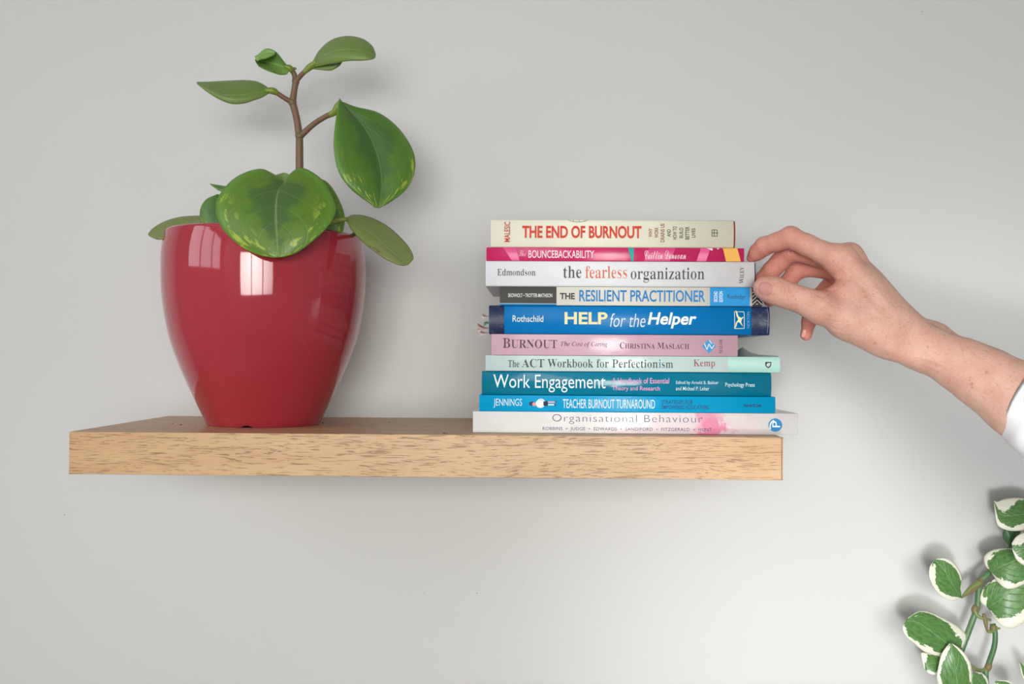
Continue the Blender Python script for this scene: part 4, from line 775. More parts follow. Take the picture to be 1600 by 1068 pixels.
kv 472|194,-6,166,-6,131,-6 105,1,86,15,67,28 58,48,58,75,58,109 80,152,122,205,130,215 134,223,134,228,134,233 132,235,129,235,126,235 122,232,115,227,108,221 96,208,78,189,73,195 67,200,62,206,69,214 78,223,89,234,99,245 110,255,121,265,132,275 142,282,151,288,162,295 172,301,181,304,189,307 197,308,205,308,230,308 242,289,242,250,242,235 240,221,235,206,232,198 227,187,220,174,213,160 205,146,197,132,189,118 182,106,175,95,168,84 164,78,162,75,159,70 156,65,154,60,151,54 150,50,150,46,150,34 158,28,174,28,217,28 258,47,299,86,294,89 288,97,281,110,273,123 269,139,269,158,269,181 274,203,285,227,296,249 309,269,326,285,342,300 358,308,374,308,392,308 405,302,414,291,423,279 427,264,427,247,427,199 402,150,353,99,364,99 377,103,390,112,403,120 416,131,429,144,435,137 442,131,448,124,429,106 412,93,396,85,379,76 359,72,334,72,332,72 330,72,328,72,299,45 271,25,246,13,221,0|319,108,323,105,341,121 356,140,369,163,382,185 388,205,388,223,388,236 381,242,368,242,357,242 347,238,337,229,327,220 319,209,312,196,305,183 302,169,302,156,302,143 305,132,310,123,315,114"""
GLYPHS = {}
for _line in GLYPH_TEXT.strip().split('\n'):
    _head, *_loops = _line.split('|')
    _k, _adv = _head.split(' ')
    GLYPHS[_k] = (int(_adv), [[tuple(int(n) for n in p.split(',')) for p in lp.split(' ')] for lp in _loops])


def text_mesh(s, font, off=0.0, shear=0.0, track=1.0, space=280, caps_scale=None):
    """flat mesh of a word or line: verts (n x 2), faces. font: 'sans' or the key of GLYPHS"""
    if font == 'sans':
        c = bpy.data.curves.new('lettering', 'FONT')
        c.body = s
        c.space_character = track
        c.resolution_u = 4
    else:
        c = bpy.data.curves.new('lettering', 'CURVE')
        c.dimensions = '2D'
        c.fill_mode = 'BOTH'
        c.resolution_u = 4
        x = 0.0
        inset, off = -off * 1000.0, 0.0
        for i, ch in enumerate(s):
            if ch == ' ':
                x += space
                continue
            k = 1.0
            if caps_scale and not (i == 0 or s[i - 1] == ' '):
                k = caps_scale
            adv, loops = GLYPHS[font + ch]
            for lp in loops:
                sp_ = c.splines.new('BEZIER')
                sp_.bezier_points.add(len(lp) - 1)
                sp_.use_cyclic_u = True
                ar = sum(p_[2] * q_[3] - q_[2] * p_[3] for p_, q_ in zip(loops[0], loops[0][1:] + loops[0][:1]))
                sg = 1.0 if ar > 0 else -1.0
                for bp, q in zip(sp_.bezier_points, lp):
                    # lighter weight: move the outline inwards, sideways only
                    tx, ty = q[4] - q[0], q[5] - q[1]
                    sh = -sg * ty / (math.hypot(tx, ty) + 1e-6) * inset
                    q = (q[0] + sh, q[1], q[2] + sh, q[3], q[4] + sh, q[5])
                    bp.handle_left_type = bp.handle_right_type = 'FREE'
                    bp.handle_left = ((x + q[0] * k) / 1000, q[1] * k / 1000, 0)
                    bp.co = ((x + q[2] * k) / 1000, q[3] * k / 1000, 0)
                    bp.handle_right = ((x + q[4] * k) / 1000, q[5] * k / 1000, 0)
            x += adv * track * k
    c.offset = off
    o = bpy.data.objects.new('lettering', c)
    me = bpy.data.meshes.new_from_object(o)
    v = np.array([q.co[:2] for q in me.vertices])
    f = [tuple(p.vertices) for p in me.polygons]
    bpy.data.objects.remove(o)
    bpy.data.curves.remove(c)
    bpy.data.meshes.remove(me)
    if shear:
        v[:, 0] += v[:, 1] * shear
    return v, f


# ------------------------------------------------------------------ books
def paper_material():
    t = NT('page_paper', 0.8)
    v = t.coord('Object', (3, 3, 1500))
    t.color(t.mix(t.noise(v, 1.0, 2.0), lin((232, 224, 204)), lin((206, 196, 174))))
    return t.m


def kraft_material():
    t = NT('page_paper_tan', 0.8)
    v = t.coord('Object', (3, 3, 1500))
    t.color(t.mix(t.noise(v, 1.0, 2.0), lin((206, 188, 168)), lin((176, 152, 132))))
    return t.m


M_PAGES = paper_material()
M_PAGES_TAN = kraft_material()


def cover_material(name, rgb, rough, bump=0.05, spot=None):
    t = NT(name, rough, spec=0.5 if rough < 0.3 else 0.25)
    v = t.coord('Object')
    n = t.noise(v, 45.0, 3.0)
    a = lin(rgb)
    c = t.mix(t.ramp(n, 0.3, 0.7), a, tuple(x * 0.95 for x in a))
    if spot == 'watercolour':
        # washes of pink across the right half of a white spine
        s = t.sep(t.coord('Object', (1, 1, 1)))
        nn = t.noise(t.coord('Object', (60, 60, 60)), 1.0, 4.0, 0.6)
        n2 = t.noise(t.coord('Object', (28, 28, 40), (3, 0, 1)), 1.0, 2.0, 0.5)
        d1 = t.math('ABSOLUTE', t.math('SUBTRACT', s[0], t.math('ADD', 0.066, t.math('MULTIPLY', t.math('SUBTRACT', nn, 0.5), 0.075))))
        strong = t.ramp(d1, 0.018, 0.010)
        d2 = t.math('ABSOLUTE', t.math('SUBTRACT', s[0], t.math('ADD', 0.040, t.math('MULTIPLY', t.math('SUBTRACT', n2, 0.5), 0.10))))
        weak = t.ramp(d2, 0.085, 0.045)
        c = t.mix(t.math('MULTIPLY', weak, 0.30), c, lin((246, 196, 214)))
        c = t.mix(t.math('MULTIPLY', strong, t.ramp(n2, 0.36, 0.56)), c, lin((240, 150, 184)))
    if spot == 'smoky':
        c = t.mix(t.math('MULTIPLY', t.ramp(t.noise(v, 160.0, 3.0), 0.5, 0.75), 0.12), c, (0.6, 0.6, 0.6))
    t.color(c)
    t.bump(t.noise(v, 170.0, 3.0, 0.65), bump, 0.002)
    return t.m


BOOKS = {}
ZTOP = [0.0002]


class Book:
    def __init__(self, key, box, Yf, depth, label, rgb, rough=0.35, hard=False, bulge=0.0006, spot=None, bump=0.05, pages=None,
                 board=None, name='book', inner=None):
        xl, xr, ytl, ytr, ybl, ybr = box
        self.Y = Yf
        self.x0, self.x1 = P(xl, (ytl + ybl) / 2, Yf)[0], P(xr, (ytr + ybr) / 2, Yf)[0]
        z1 = (P(xl, ytl, Yf)[2] + P(xr, ytr, Yf)[2]) / 2
        self.z0 = ZTOP[0]
        self.z1 = z1
        ZTOP[0] = z1 + 0.0002
        self.bulge, self.hard = bulge, hard
        self.depth = depth
        cx = (self.x0 + self.x1) / 2
        self.root = empty(name, (cx, Yf + depth / 2, self.z0), label, 'book', 'books in the stack')
        self.cover_mat = cover_material(key + '_cover', rgb, rough, bump, spot)
        t = 0.0024 if hard else 0.0006
        self.shell('cover', self.x0, self.x1, self.z0, self.z1, t, self.cover_mat, 0.0)
        if board:
            self.shell('board', self.x0 + board[2], self.x1 + board[1], self.z0 + 0.0005, self.z1 - 0.0005, t, plain(key + '_board', board[0], 0.5), 0.0007)
        ins = 0.003 if hard else 0.0004
        m = pages or M_PAGES
        o = mesh_obj('page_block', *box_vf((self.x0 + ins, Yf + 0.0035, self.z0 + t + .0006), (self.x1 - ins, Yf + depth - ins, self.z1 - t - .0006)), m, self.root)

    def front(self, z):
        zn = (z - self.z0) / (self.z1 - self.z0)
        c = np.clip(2 * zn - 1, -1, 1)
        rc = 0.10 if self.hard else 0.05            # rounded long edges
        e = np.clip((np.abs(c) - (1 - rc)) / rc, 0, 1)
        edge = (1 - np.sqrt(np.clip(1 - e * e, 0, 1))) * rc * (self.z1 - self.z0) * 0.5
        return self.Y - self.bulge * (1 - c * c) + edge

    def shell(self, name, x0, x1, z0, z1, t, mat, back):
        yb = self.Y + self.depth
        H = z1 - z0
        zs = np.concatenate([z0 + H * np.array([0, .004, .015, .03, .05]), np.linspace(z0 + .08 * H, z1 - .08 * H, 13), z1 - H * np.array([.05, .03, .015, .004, 0])])
        zz = (zs - z0) / H * (self.z1 - self.z0) + self.z0
        outer = [(yb, z0)] + [(self.front(b) + back, a) for a, b in zip(zs, zz)] + [(yb, z1)]
        inner = [(yb, z0 + t)] + [(self.front(b) + back + t, min(max(a, z0 + t), z1 - t)) for a, b in zip(zs, zz)] + [(yb, z1 - t)]
        n = len(outer)
        V = []
        for x in (x0, x1):
            V += [(x, y, z) for y, z in outer] + [(x, y, z) for y, z in inner]
        m = 2 * n
        F = []
        for i in range(n - 1):
            F.append((i, i + 1, m + i + 1, m + i)[::-1])
            F.append((n + i, n + i + 1, m + n + i + 1, m + n + i))
            F.append((i, i + 1, n + i + 1, n + i))
            F.append((m + i, m + i + 1, m + n + i + 1, m + n + i)[::-1])
        F.append((0, n, m + n, m)[::-1])
        F.append((n - 1, 2 * n - 1, m + 2 * n - 1, m + n - 1))
        o = mesh_obj(name, V, F, mat, self.root)
        sm = np.zeros(len(o.data.polygons), dtype=bool)
        for i in range(n - 1):
            if 1 <= i < n - 2:
                sm[4 * i] = True
        o.data.polygons.foreach_set('use_smooth', sm)
        return o

    def _lay(self, name, v2, faces, mat, eps, parent=None):
        """v2: X, Z on the spine; cut at several heights so that the print follows the curved spine"""
        bm = bmesh.new()
        vs = [bm.verts.new((x, 0, z)) for x, z in v2]
        for f in faces:
            try:
                bm.faces.new([vs[i] for i in f])
            except ValueError:
                pass
        if self.bulge > 0.0008 or eps < 0.00013:
            H = self.z1 - self.z0
            for k in (.01, .03, .05, .1, .18, .26, .34, .42, .5, .58, .66, .74, .82, .9, .95, .97, .99):
                bmesh.ops.bisect_plane(bm, geom=bm.verts[:] + bm.edges[:] + bm.faces[:], plane_co=(0, 0, self.z0 + k * H), plane_no=(0, 0, 1))
        bm.normal_update()
        for f in bm.faces:
            if f.normal.y > 0:
                f.normal_flip()
        bm.verts.index_update()
        V = [(q.co.x, float(self.front(q.co.z)) - eps, q.co.z) for q in bm.verts]
        F = [[q.index for q in f.verts] for f in bm.faces]
        bm.free()
        return mesh_obj(name, V, F, mat, parent or self.root)

    def text(self, s, box, rgb, font='sans', off=0.0, shear=0.0, rot=0, track=1.0, caps=None, rough=0.5, name='lettering', space=280):
        v, f = text_mesh(s, font, off, shear, track, space, caps)
        if rot == 1:                                # reads from bottom to top
            v = np.stack([-v[:, 1], v[:, 0]], 1)
        lo, hi = v.min(0), v.max(0)
        v = (v - lo) / (hi - lo)
        x0, x1, y0, y1 = box
        xm, ym = (x0 + x1) / 2, (y0 + y1) / 2
        X0, X1 = P(x0, ym, self.Y)[0], P(x1, ym, self.Y)[0]
        Z1, Z0 = P(xm, y0, self.Y)[2], P(xm, y1, self.Y)[2]
        g = 0.0004
        Z0, Z1 = max(Z0, self.z0 + g), min(Z1, self.z1 - g)
        v2 = np.stack([X0 + v[:, 0] * (X1 - X0), Z0 + v[:, 1] * (Z1 - Z0)], 1)
        return self._lay(name, v2, f, plain('ink', rgb, rough, 0.2), 0.00020 + (0.0001 if self.bulge > 0.0008 else 0))

    def poly(self, pts, rgb, name='printed_shape', eps=0.00012, mat=None, parent=None, rough=0.5):
        v2 = []
        for x, y in pts:
            q = P(x, y, self.Y)
            v2.append((min(max(q[0], self.x0), self.x1), min(max(q[2], self.z0), self.z1)))
        return self._lay(name, v2, [tuple(range(len(v2)))], mat or plain('ink', rgb, rough, 0.2), eps, parent)

    def disc(self, x, y, rx, ry, rgb, eps=0.00012, n=28, a0=0.0, a1=2 * math.pi, name='printed_shape'):
        return self.poly([(x + rx * math.cos(a0 + (a1 - a0) * k / n), y + ry * math.sin(a0 + (a1 - a0) * k / n)) for k in range(n + (a1 < 6.28))], rgb, name, eps)

    def line(self, pts, wpx, rgb, eps=0.00016, name='printed_line'):
        """thin stroke along pts, in photo pixels"""
        v2, F = [], []
        p = np.array(pts, float)
        for i in range(len(p) - 1):
            d = p[i + 1] - p[i]
            d /= np.linalg.norm(d) + 1e-9
            nrm = np.array([-d[1], d[0]]) * wpx / 2
            k = len(v2)
            for q in (p[i] - nrm, p[i + 1] - nrm, p[i + 1] + nrm, p[i] + nrm):
                w3 = P(q[0], q[1], self.Y)
                v2.append((w3[0], min(max(w3[2], self.z0), self.z1)))
            F.append((k, k + 1, k + 2, k + 3))
        return self._lay(name, v2, F, plain('ink', rgb, 0.4, 0.2), eps)


WHITE = (244, 244, 242)
YS = -0.2145

# ---- bottom: thick white textbook
b = Book('white_textbook', (739, 1247, 642, 646, 676, 679), YS, 0.192, 'white textbook with pink wash and thin purple lettering, bottom of the stack',
         (238, 238, 236), 0.22, bulge=0.0004, spot='watercolour', pages=M_PAGES_TAN)
b.text('Organisational Behaviour', (863, 1097.5, 647.5, 662.5), (92, 84, 128), off=-0.016, track=1.12)
b.text('ROBBINS  \u2022  JUDGE  \u2022  EDWARDS  \u2022  SANDIFORD  \u2022  FITZGERALD  \u2022  HUNT', (848, 1112, 667.3, 674), (84, 72, 128), track=1.1)
b.disc(1211.3, 663.6, 10.8, 10.4, (28, 124, 186))
b.line([(1203.5, 670), (1203, 664), (1205, 659), (1209, 656.3)], 1.7, WHITE, 0.0002)
b.text('P', (1206.5, 1218.5, 657.5, 667), WHITE, rot=1, off=0.0)

# ---- sky blue paperback with the lying figure
b = Book('sky_blue_book', (748.7, 1211.5, 616.5, 620, 640.5, 643.8), YS, 0.152, 'sky blue paperback with white capitals and a small lying figure on its spine',
         (0, 164, 218), 0.36, bulge=0.0004, bump=0.02)
b.text('JENNINGS', (771.3, 815.7, 622.5, 637), (232, 244, 248), off=-0.004)
b.text('TEACHER BURNOUT TURNAROUND', (879.4, 1023.2, 623.5, 637.6), (236, 246, 248), off=0.002)
b.text('STRATEGIES FOR', (1033.7, 1082.6, 624.8, 631), (22, 70, 118), off=0.012)
b.text('EMPOWERED EDUCATORS', (1033.7, 1107.7, 632.8, 639), (22, 70, 118), off=0.012)
b.text('NORTON', (1161.8, 1189, 631.2, 635.8), (14, 34, 66), off=0.02)
NAVY = (28, 46, 92)
b.disc(831.5, 630.3, 5.0, 3.4, NAVY)
b.disc(834.5, 631.0, 3.0, 3.0, (238, 150, 158), 0.00018)
b.poly([(836, 630), (840, 625.5), (846, 624.6), (850, 626.5), (850, 633), (845, 635.5), (840, 634.5)], (246, 246, 244), eps=0.00016)
b.line([(838, 628), (842, 623.8), (847, 623.3), (851, 626)], 1.4, (246, 246, 244), 0.00022)
b.line([(838, 632), (841, 636.0), (847, 636.0), (850, 633.5)], 1.4, (246, 246, 244), 0.00022)
b.poly([(849, 626.5), (856, 626.2), (856.5, 633.5), (849, 634)], NAVY, eps=0.0002)
b.poly([(856, 626.7), (867, 626.8), (867, 628.8), (856, 629)], (240, 176, 184), eps=0.00018)
b.poly([(856, 631), (866, 630.8), (866, 632.8), (856, 633)], (236, 240, 244), eps=0.00018)
b.line([(866.5, 625.8), (870, 627), (867, 629)], 1.1, NAVY, 0.0002)
b.line([(865.5, 630.8), (869, 632), (866, 634)], 1.1, NAVY, 0.0002)

# ---- dark teal hardback
b = Book('dark_teal_book', (753, 1204.5, 579.5, 582, 615.5, 618.8), YS + .001, 0.160, 'glossy dark teal hardback with white title and pink subtitle',
         (0, 126, 156), 0.15, True, 0.0022, bump=0.035)
b.text('Work Engagement', (771, 946, 585, 612.5), (236, 246, 248), off=0.0)
b.text('A Handbook of Essential', (956, 1045, 590, 598.6), (228, 168, 206), off=0.008)
b.text('Theory and Research', (956, 1030.7, 602.8, 611.6), (228, 168, 206), off=0.008)
b.text('Edited by Arnold B. Bakker', (1055.6, 1122, 594.6, 601.2), (206, 228, 236), off=0.004)
b.text('and Michael P. Leiter', (1055.6, 1107.7, 603.6, 609.6), (206, 228, 236), off=0.004)
b.text('Psychology Press', (1132.6, 1178.3, 597.6, 605.5), (206, 228, 236), off=0.004)

# ---- pale mint paperback
b = Book('mint_book', (758.7, 1218.5, 555, 557, 579, 581.8), YS, 0.176, 'pale mint paperback with dark serif title, between pink and teal books',
         (204, 226, 224), 0.20, bulge=0.0005)
MINT = b
b.poly([(1137.4, 550), (1218.5, 550), (1218.5, 590), (1137.4, 590)], (160, 203, 193), 'spine_panel', 0.00008, rough=0.2)
DK = (62, 74, 74)
b.text('The', (793.7, 811.3, 562.5, 573.5), DK, 's', -0.018)
b.text('ACT', (815, 850.6, 560.5, 573.6), DK, 's', -0.018)
b.text('Workbook', (855.4, 927, 560.8, 573.9), DK, 's', -0.018)
b.text('for', (932, 951, 560.8, 574.1), DK, 's', -0.018)
b.text('Perfection', (956.3, 1027.8, 561.3, 574.4), DK, 's', -0.018)
b.text('i', (1029.3, 1032.6, 561.2, 574.4), (36, 118, 160), 's', -0.018)
b.text('sm', (1034, 1051.5, 566.0, 574.6), DK, 's', -0.018)
b.text('Kemp', (1083.5, 1117, 561.5, 575), (150, 70, 76), 's', -0.018)
b.poly([(1195.3, 565), (1205, 565), (1205, 570), (1203.5, 573), (1200.2, 575), (1197, 573), (1195.3, 570)], (58, 72, 70), 'logo')
b.poly([(1197.5, 570), (1199, 567.3), (1203, 566.6), (1203.3, 569), (1201.5, 572), (1198.8, 572.6)], (214, 228, 220), 'logo', 0.00018)
b.line([(1198, 573), (1200.2, 570.3), (1202.4, 567.6)], 0.6, (58, 72, 70), 0.00024)
# its top cover lifts at the back corner
m_flap = plain('mint_cover_shaded', (168, 190, 180), 0.35)  # cover mint greyed down: the corner's shade is put into its colour
V, F = [], []
prof = [(1146, 556, 556), (1153, 547, 556), (1160, 542.5, 556), (1168, 547.5, 556), (1176, 551.5, 556), (1184, 553.8, 556), (1200, 555.2, 556), (1216, 556.0, 556.4)]
for k, (x, yt, yb) in enumerate(prof):
    q, q2 = P(x, yt, -.105), P(x, yb, -.16)
    q2[2] = b.z1 + 0.00005
    q[2] = max(q[2], b.z1 + 0.0001)
    V += [tuple(q2), tuple((q + q2) / 2 + np.array([0, 0, -0.25 * (q[2] - b.z1)])), tuple(q), tuple(q + np.array([0, 0.0006, 0.0002]))]
for k in range(len(prof) - 1):
    for j in range(3):
        F.append((k * 4 + j, (k + 1) * 4 + j, (k + 1) * 4 + j + 1, k * 4 + j + 1))
FLAP = (V, F, m_flap, b.root)

# ---- pink paperback
b = Book('pink_book', (768, 1152.5, 520.8, 524.2, 552, 555), YS, 0.146, 'pale pink paperback with plum serif title and a blue diamond emblem',
         (220, 178, 196), 0.20, bulge=0.0006, bump=0.05)
PLUM = (88, 60, 70)
b.text('BURNOUT', (785.5, 870.5, 528.2, 543.6), PLUM, 's', -0.018, caps=0.84)
b.text('The Cost of Caring', (876, 949, 533, 542.6), PLUM, 'i', 0.002)
b.text('CHRISTINA MASLACH', (968.4, 1076.6, 534.8, 544.6), PLUM, 's', -0.018, caps=0.8)
b.poly([(1107.7, 529.6), (1118.6, 540.7), (1107.7, 551.8), (1096.8, 540.7)], (54, 150, 208), 'emblem')
b.line([(1100, 535.5), (1104.5, 546), (1107.5, 537), (1112, 544.5), (1115.5, 539)], 1.3, (232, 222, 230), 0.0002)
b.line([(1108, 531), (1112, 537)], 1.0, (232, 222, 230), 0.0002)
b.text('MALOR', (1123.7, 1128.7, 530, 552), PLUM, 's', -0.018, rot=1)
V, F, m_flap, rt = FLAP
mesh_obj('bent_cover_corner', V, F, m_flap, rt, True)

# ---- blue hardback with navy ends
b = Book('blue_book', (764, 1202, 476.8, 478.8, 519.5, 523.6), YS, 0.160, 'thick blue hardback with navy ends, cream capitals and sticky page flags',
         (0, 124, 196), 0.34, True, 0.0024, bump=0.03, pages=M_PAGES_TAN)
BLUE = b
NV = cover_material('navy_cloth', (30, 42, 78), 0.38, 0.10, 'smoky')
b.poly([(764, 470), (788, 470), (788, 530), (764, 530)], None, 'spine_panel', 0.00010, NV)
b.poly([(1173.5, 470), (1202, 470), (1202, 530), (1173.5, 530)], None, 'spine_panel', 0.00010, NV)
CREAM = (244, 232, 178)
b.text('Rothschild', (801, 849, 492.8, 502.8), (236, 238, 220), off=0.006)
b.text('HELP', (882, 949, 487.5, 506.5), CREAM, off=0.028)
b.text('for the', (953, 1008, 489.5, 510.8), (226, 240, 248), off=-0.006, shear=0.22)
b.text('Helper', (1011.5, 1087.7, 488, 513), (240, 246, 248), off=0.024, shear=0.2)
b.line([(1147, 487), (1162, 487), (1162, 513), (1147, 513), (1147, 486.5)], 1.2, (190, 204, 190))
b.poly([(1149, 484.5), (1151, 487), (1153, 494), (1157, 496.5), (1161.5, 494.5), (1158, 499), (1157, 503), (1160, 510), (1155, 504), (1151.5, 503),
        (1149.5, 510), (1147.5, 514), (1148.5, 505), (1152.5, 499), (1150, 493)], CREAM, 'logo', 0.0003)
b.text('NORTON', (1166, 1170.6, 487, 512.5), (120, 170, 206), rot=1, off=0.0)
for seg in ([(1195, 484), (1199, 484.6)], [(1193, 500.5), (1199, 502)], [(1198, 479), (1199.5, 490), (1199, 505), (1198.5, 521)], [(1185.5, 505), (1187.5, 505.6)]):
    b.line(seg, 0.9, (118, 126, 148), 0.0003, 'wear_scratch')
# sticky flags between the pages at the left end
for k, (x0_, x1_, y, dy, rgb) in enumerate([(753.5, 768, 492.0, 1.5, (226, 206, 208)), (756, 768, 506.2, 0.6, (108, 150, 124)),
                                            (746, 768, 512.5, -4.0, (210, 172, 168)), (746.5, 768, 514.0, 1.2, (222, 196, 190)), (750, 768, 517.0, 3.0, (226, 202, 200))]):
    A, B = P(x0_, y + dy, -.190 + .004 * k), P(x1_, y, -.190 + .004 * k)
    nsg = 6
    V, F = [], []
    for i in range(nsg + 1):
        t_ = i / nsg
        c = A * (1 - t_) + B * t_ + np.array([0, 0, 0.0012 * math.sin(t_ * 3.1) * (1 if k % 2 else -1)])
        V += [(c[0], c[1] - .006, c[2] - .0022 * (1 - t_)), (c[0], c[1] + .006, c[2] + .0022 * (1 - t_)),
              (c[0], c[1] + .006, c[2] + .0022 * (1 - t_) + .00015), (c[0], c[1] - .006, c[2] - .0022 * (1 - t_) + .00015)]
    for i in range(nsg):
        a, d = i * 4, (i + 1) * 4
        F += [(a, a + 1, d + 1, d), (a + 1, a + 2, d + 2, d + 1), (a + 2, a + 3, d + 3, d + 2), (a + 3, a, d, d + 3)]
    F += [(0, 3, 2, 1), (nsg * 4, nsg * 4 + 1, nsg * 4 + 2, nsg * 4 + 3)]
    mesh_obj('page_flag', V, F, plain('flag_paper', rgb, 0.6), b.root, True)

# ---- paperback in grey, cream and blue blocks
b = Book('block_book', (781, 1191, 447, 449.5, 476.2, 478.2), YS - .001, 0.150, 'paperback with dark grey, cream and blue spine blocks under the thumb',
         (224, 220, 210), 0.42, bulge=0.0004, bump=0.02)
b.poly([(781, 440), (869.5, 440), (869.5, 473.9), (781, 473.2)], (66, 64, 62), 'spine_panel', 0.00008)
b.poly([(781, 474.0), (869.5, 474.6), (869.5, 490), (781, 490)], (20, 134, 196), 'spine_panel', 0.00008)
b.poly([(1109.3, 440), (1171.5, 440), (1171.5, 490), (1109.3, 490)], (24, 146, 214), 'spine_panel', 0.00008)
b.poly([(1175, 440), (1191, 440), (1191, 490), (1175, 490)], (52, 50, 50), 'spine_panel', 0.00008)
for k in range(5):
    yy = 450.5 + k * 6.0
    b.line([(1175.3, yy + 7.2), (1182.8, yy), (1190.7, yy + 7.6)], 1.0, (228, 226, 220))
b.text('SKOVHOLT \u2022 TROTTER-MATHISON', (794, 863, 458.2, 464.2), (226, 226, 222), off=0.012)
b.text('THE', (874.8, 898, 457.5, 467.4), (62, 58, 56), off=0.03)
b.text('RESILIENT PRACTITIONER', (905, 1101.8, 453, 471.2), (22, 130, 200), off=0.016)
b.text('SECOND', (1115.3, 1121, 455, 471.5), (226, 240, 246), rot=1, off=0.02)
b.text('EDITION', (1123.5, 1129.2, 455, 471.5), (226, 240, 246), rot=1, off=0.02)
b.text('Routledge', (1136.6, 1164, 459.8, 468.4), (28, 66, 112))

# ---- white jacketed hardback
b = Book('white_book', (759, 1178.5, 406.3, 409.8, 445, 448.4), YS - .001, 0.158, 'white jacketed hardback with grey and orange serif title, held by the hand',
         (236, 238, 242), 0.40, True, 0.0016, bump=0.015, board=((30, 36, 70), 0.0010, 0.0006))
GREY = (78, 78, 82)
b.text('Edmondson', (777, 836.6, 420.3, 430.6), GREY, 's', -0.018)
b.text('the', (880, 908.4, 415.5, 434.4), GREY, 's', -0.018)
b.text('fearless', (914.3, 979.4, 415.5, 434.9), (226, 116, 84), 's', -0.018)
b.text('organization', (985.3, 1100.3, 418.0, 441.6), GREY, 's', -0.018)
b.text('WILEY', (1154.7, 1161.6, 417, 443), (48, 48, 54), 's', -0.018, rot=1, caps=0.82)

# ---- magenta paperback
b = Book('magenta_book', (760, 1162.6, 386.3, 387.6, 405.8, 409.2), YS, 0.140, 'thin magenta paperback with teal and yellow wedges on its spine',
         (208, 44, 104), 0.22, bulge=0.0005, bump=0.05)
b.poly([(786, 380), (806, 380), (812, 415), (800, 415)], (222, 88, 142), 'spine_panel', 0.00008, rough=0.22)
b.poly([(1014, 380), (1056, 380), (1046, 415), (1006, 415)], (214, 72, 128), 'spine_panel', 0.00008, rough=0.22)
b.poly([(1095, 380), (1110, 380), (1103, 415), (1088, 415)], (224, 92, 146), 'spine_panel', 0.00008, rough=0.22)
b.poly([(981.3, 384), (990.3, 384), (989.6, 412), (986.2, 412)], (30, 172, 166), 'printed_shape')
b.poly([(1129.3, 384), (1151.8, 384), (1157.5, 412), (1134.2, 412)], (236, 178, 84), 'printed_shape')
b.poly([(1102.5, 385), (1113.5, 385), (1113.0, 391.5), (1107, 389)], (240, 228, 234), 'printed_shape')
b.poly([(1119, 385), (1124.5, 385), (1122, 389.6)], (240, 228, 234), 'printed_shape')
b.text('The', (811, 821.5, 391, 400.5), (240, 190, 212), 'k', -0.010)
b.text('BOUNCEBACKABILITY', (825.7, 928.3, 391, 403), (250, 232, 240), off=0.008)
b.text('Caitlin Donovan', (1007, 1071.5, 391.2, 404.6), (248, 226, 236), 'k', -0.010)

# ---- cream jacketed hardback on top
b = Book('cream_book', (766.8, 1146, 341.8, 345, 384.3, 386.6), YS + .001, 0.150, 'cream jacketed hardback with red condensed capitals, topmost of the stack',
         (240, 237, 216), 0.42, True, 0.0016, bump=0.015, board=((158, 50, 34), 0.0014, 0.0006))
RED = (214, 66, 46)
b.text('MALESIC', (788, 797, 346.5, 378), (190, 58, 46), rot=1, off=0.012)
b.text('THE END OF BURNOUT', (816, 1002, 352.8, 372.4), RED, off=0.030)
DR, DKG = (140, 50, 48), (70, 68, 60)
for s_, a, c_, y0_, y1_, col in (('WHY', 1013, 1018.8, 357, 370.4, DR), ('WORK', 1022.2, 1028.4, 355.3, 371.6, DR), ('DRAINS US', 1031.7, 1038, 349.6, 378.2, DR),
                                 ('AND', 1041.7, 1047.7, 358.4, 370, DKG), ('HOW TO', 1051, 1057.2, 353.8, 374.4, DKG), ('BUILD', 1061, 1067, 355.8, 372, DKG),
                                 ('BETTER', 1070.5, 1076.6, 354.2, 374.2, DKG), ('LIVES', 1080.2, 1086, 356.8, 371.4, DKG)):
    b.text(s_, (a, c_, y0_, y1_), col, rot=1, off=0.012)
for seg in ([(1112, 359.3), (1120, 359.3), (1120, 369.3), (1112, 369.3), (1112, 358.8)], [(1115.6, 359), (1115.6, 369.6)], [(1112, 364.2), (1121.6, 364.2)]):
    b.line(seg, 1.1, DKG)
b.line([(886, 341.8), (890, 344.4), (896, 346.3), (903, 347), (910, 346.4), (916, 344.6), (920, 342.4)], 0.8, (92, 90, 80))
for x in (896, 905, 914):
    b.line([(x, 342.5), (x, 346.4)], 0.6, (92, 90, 80))


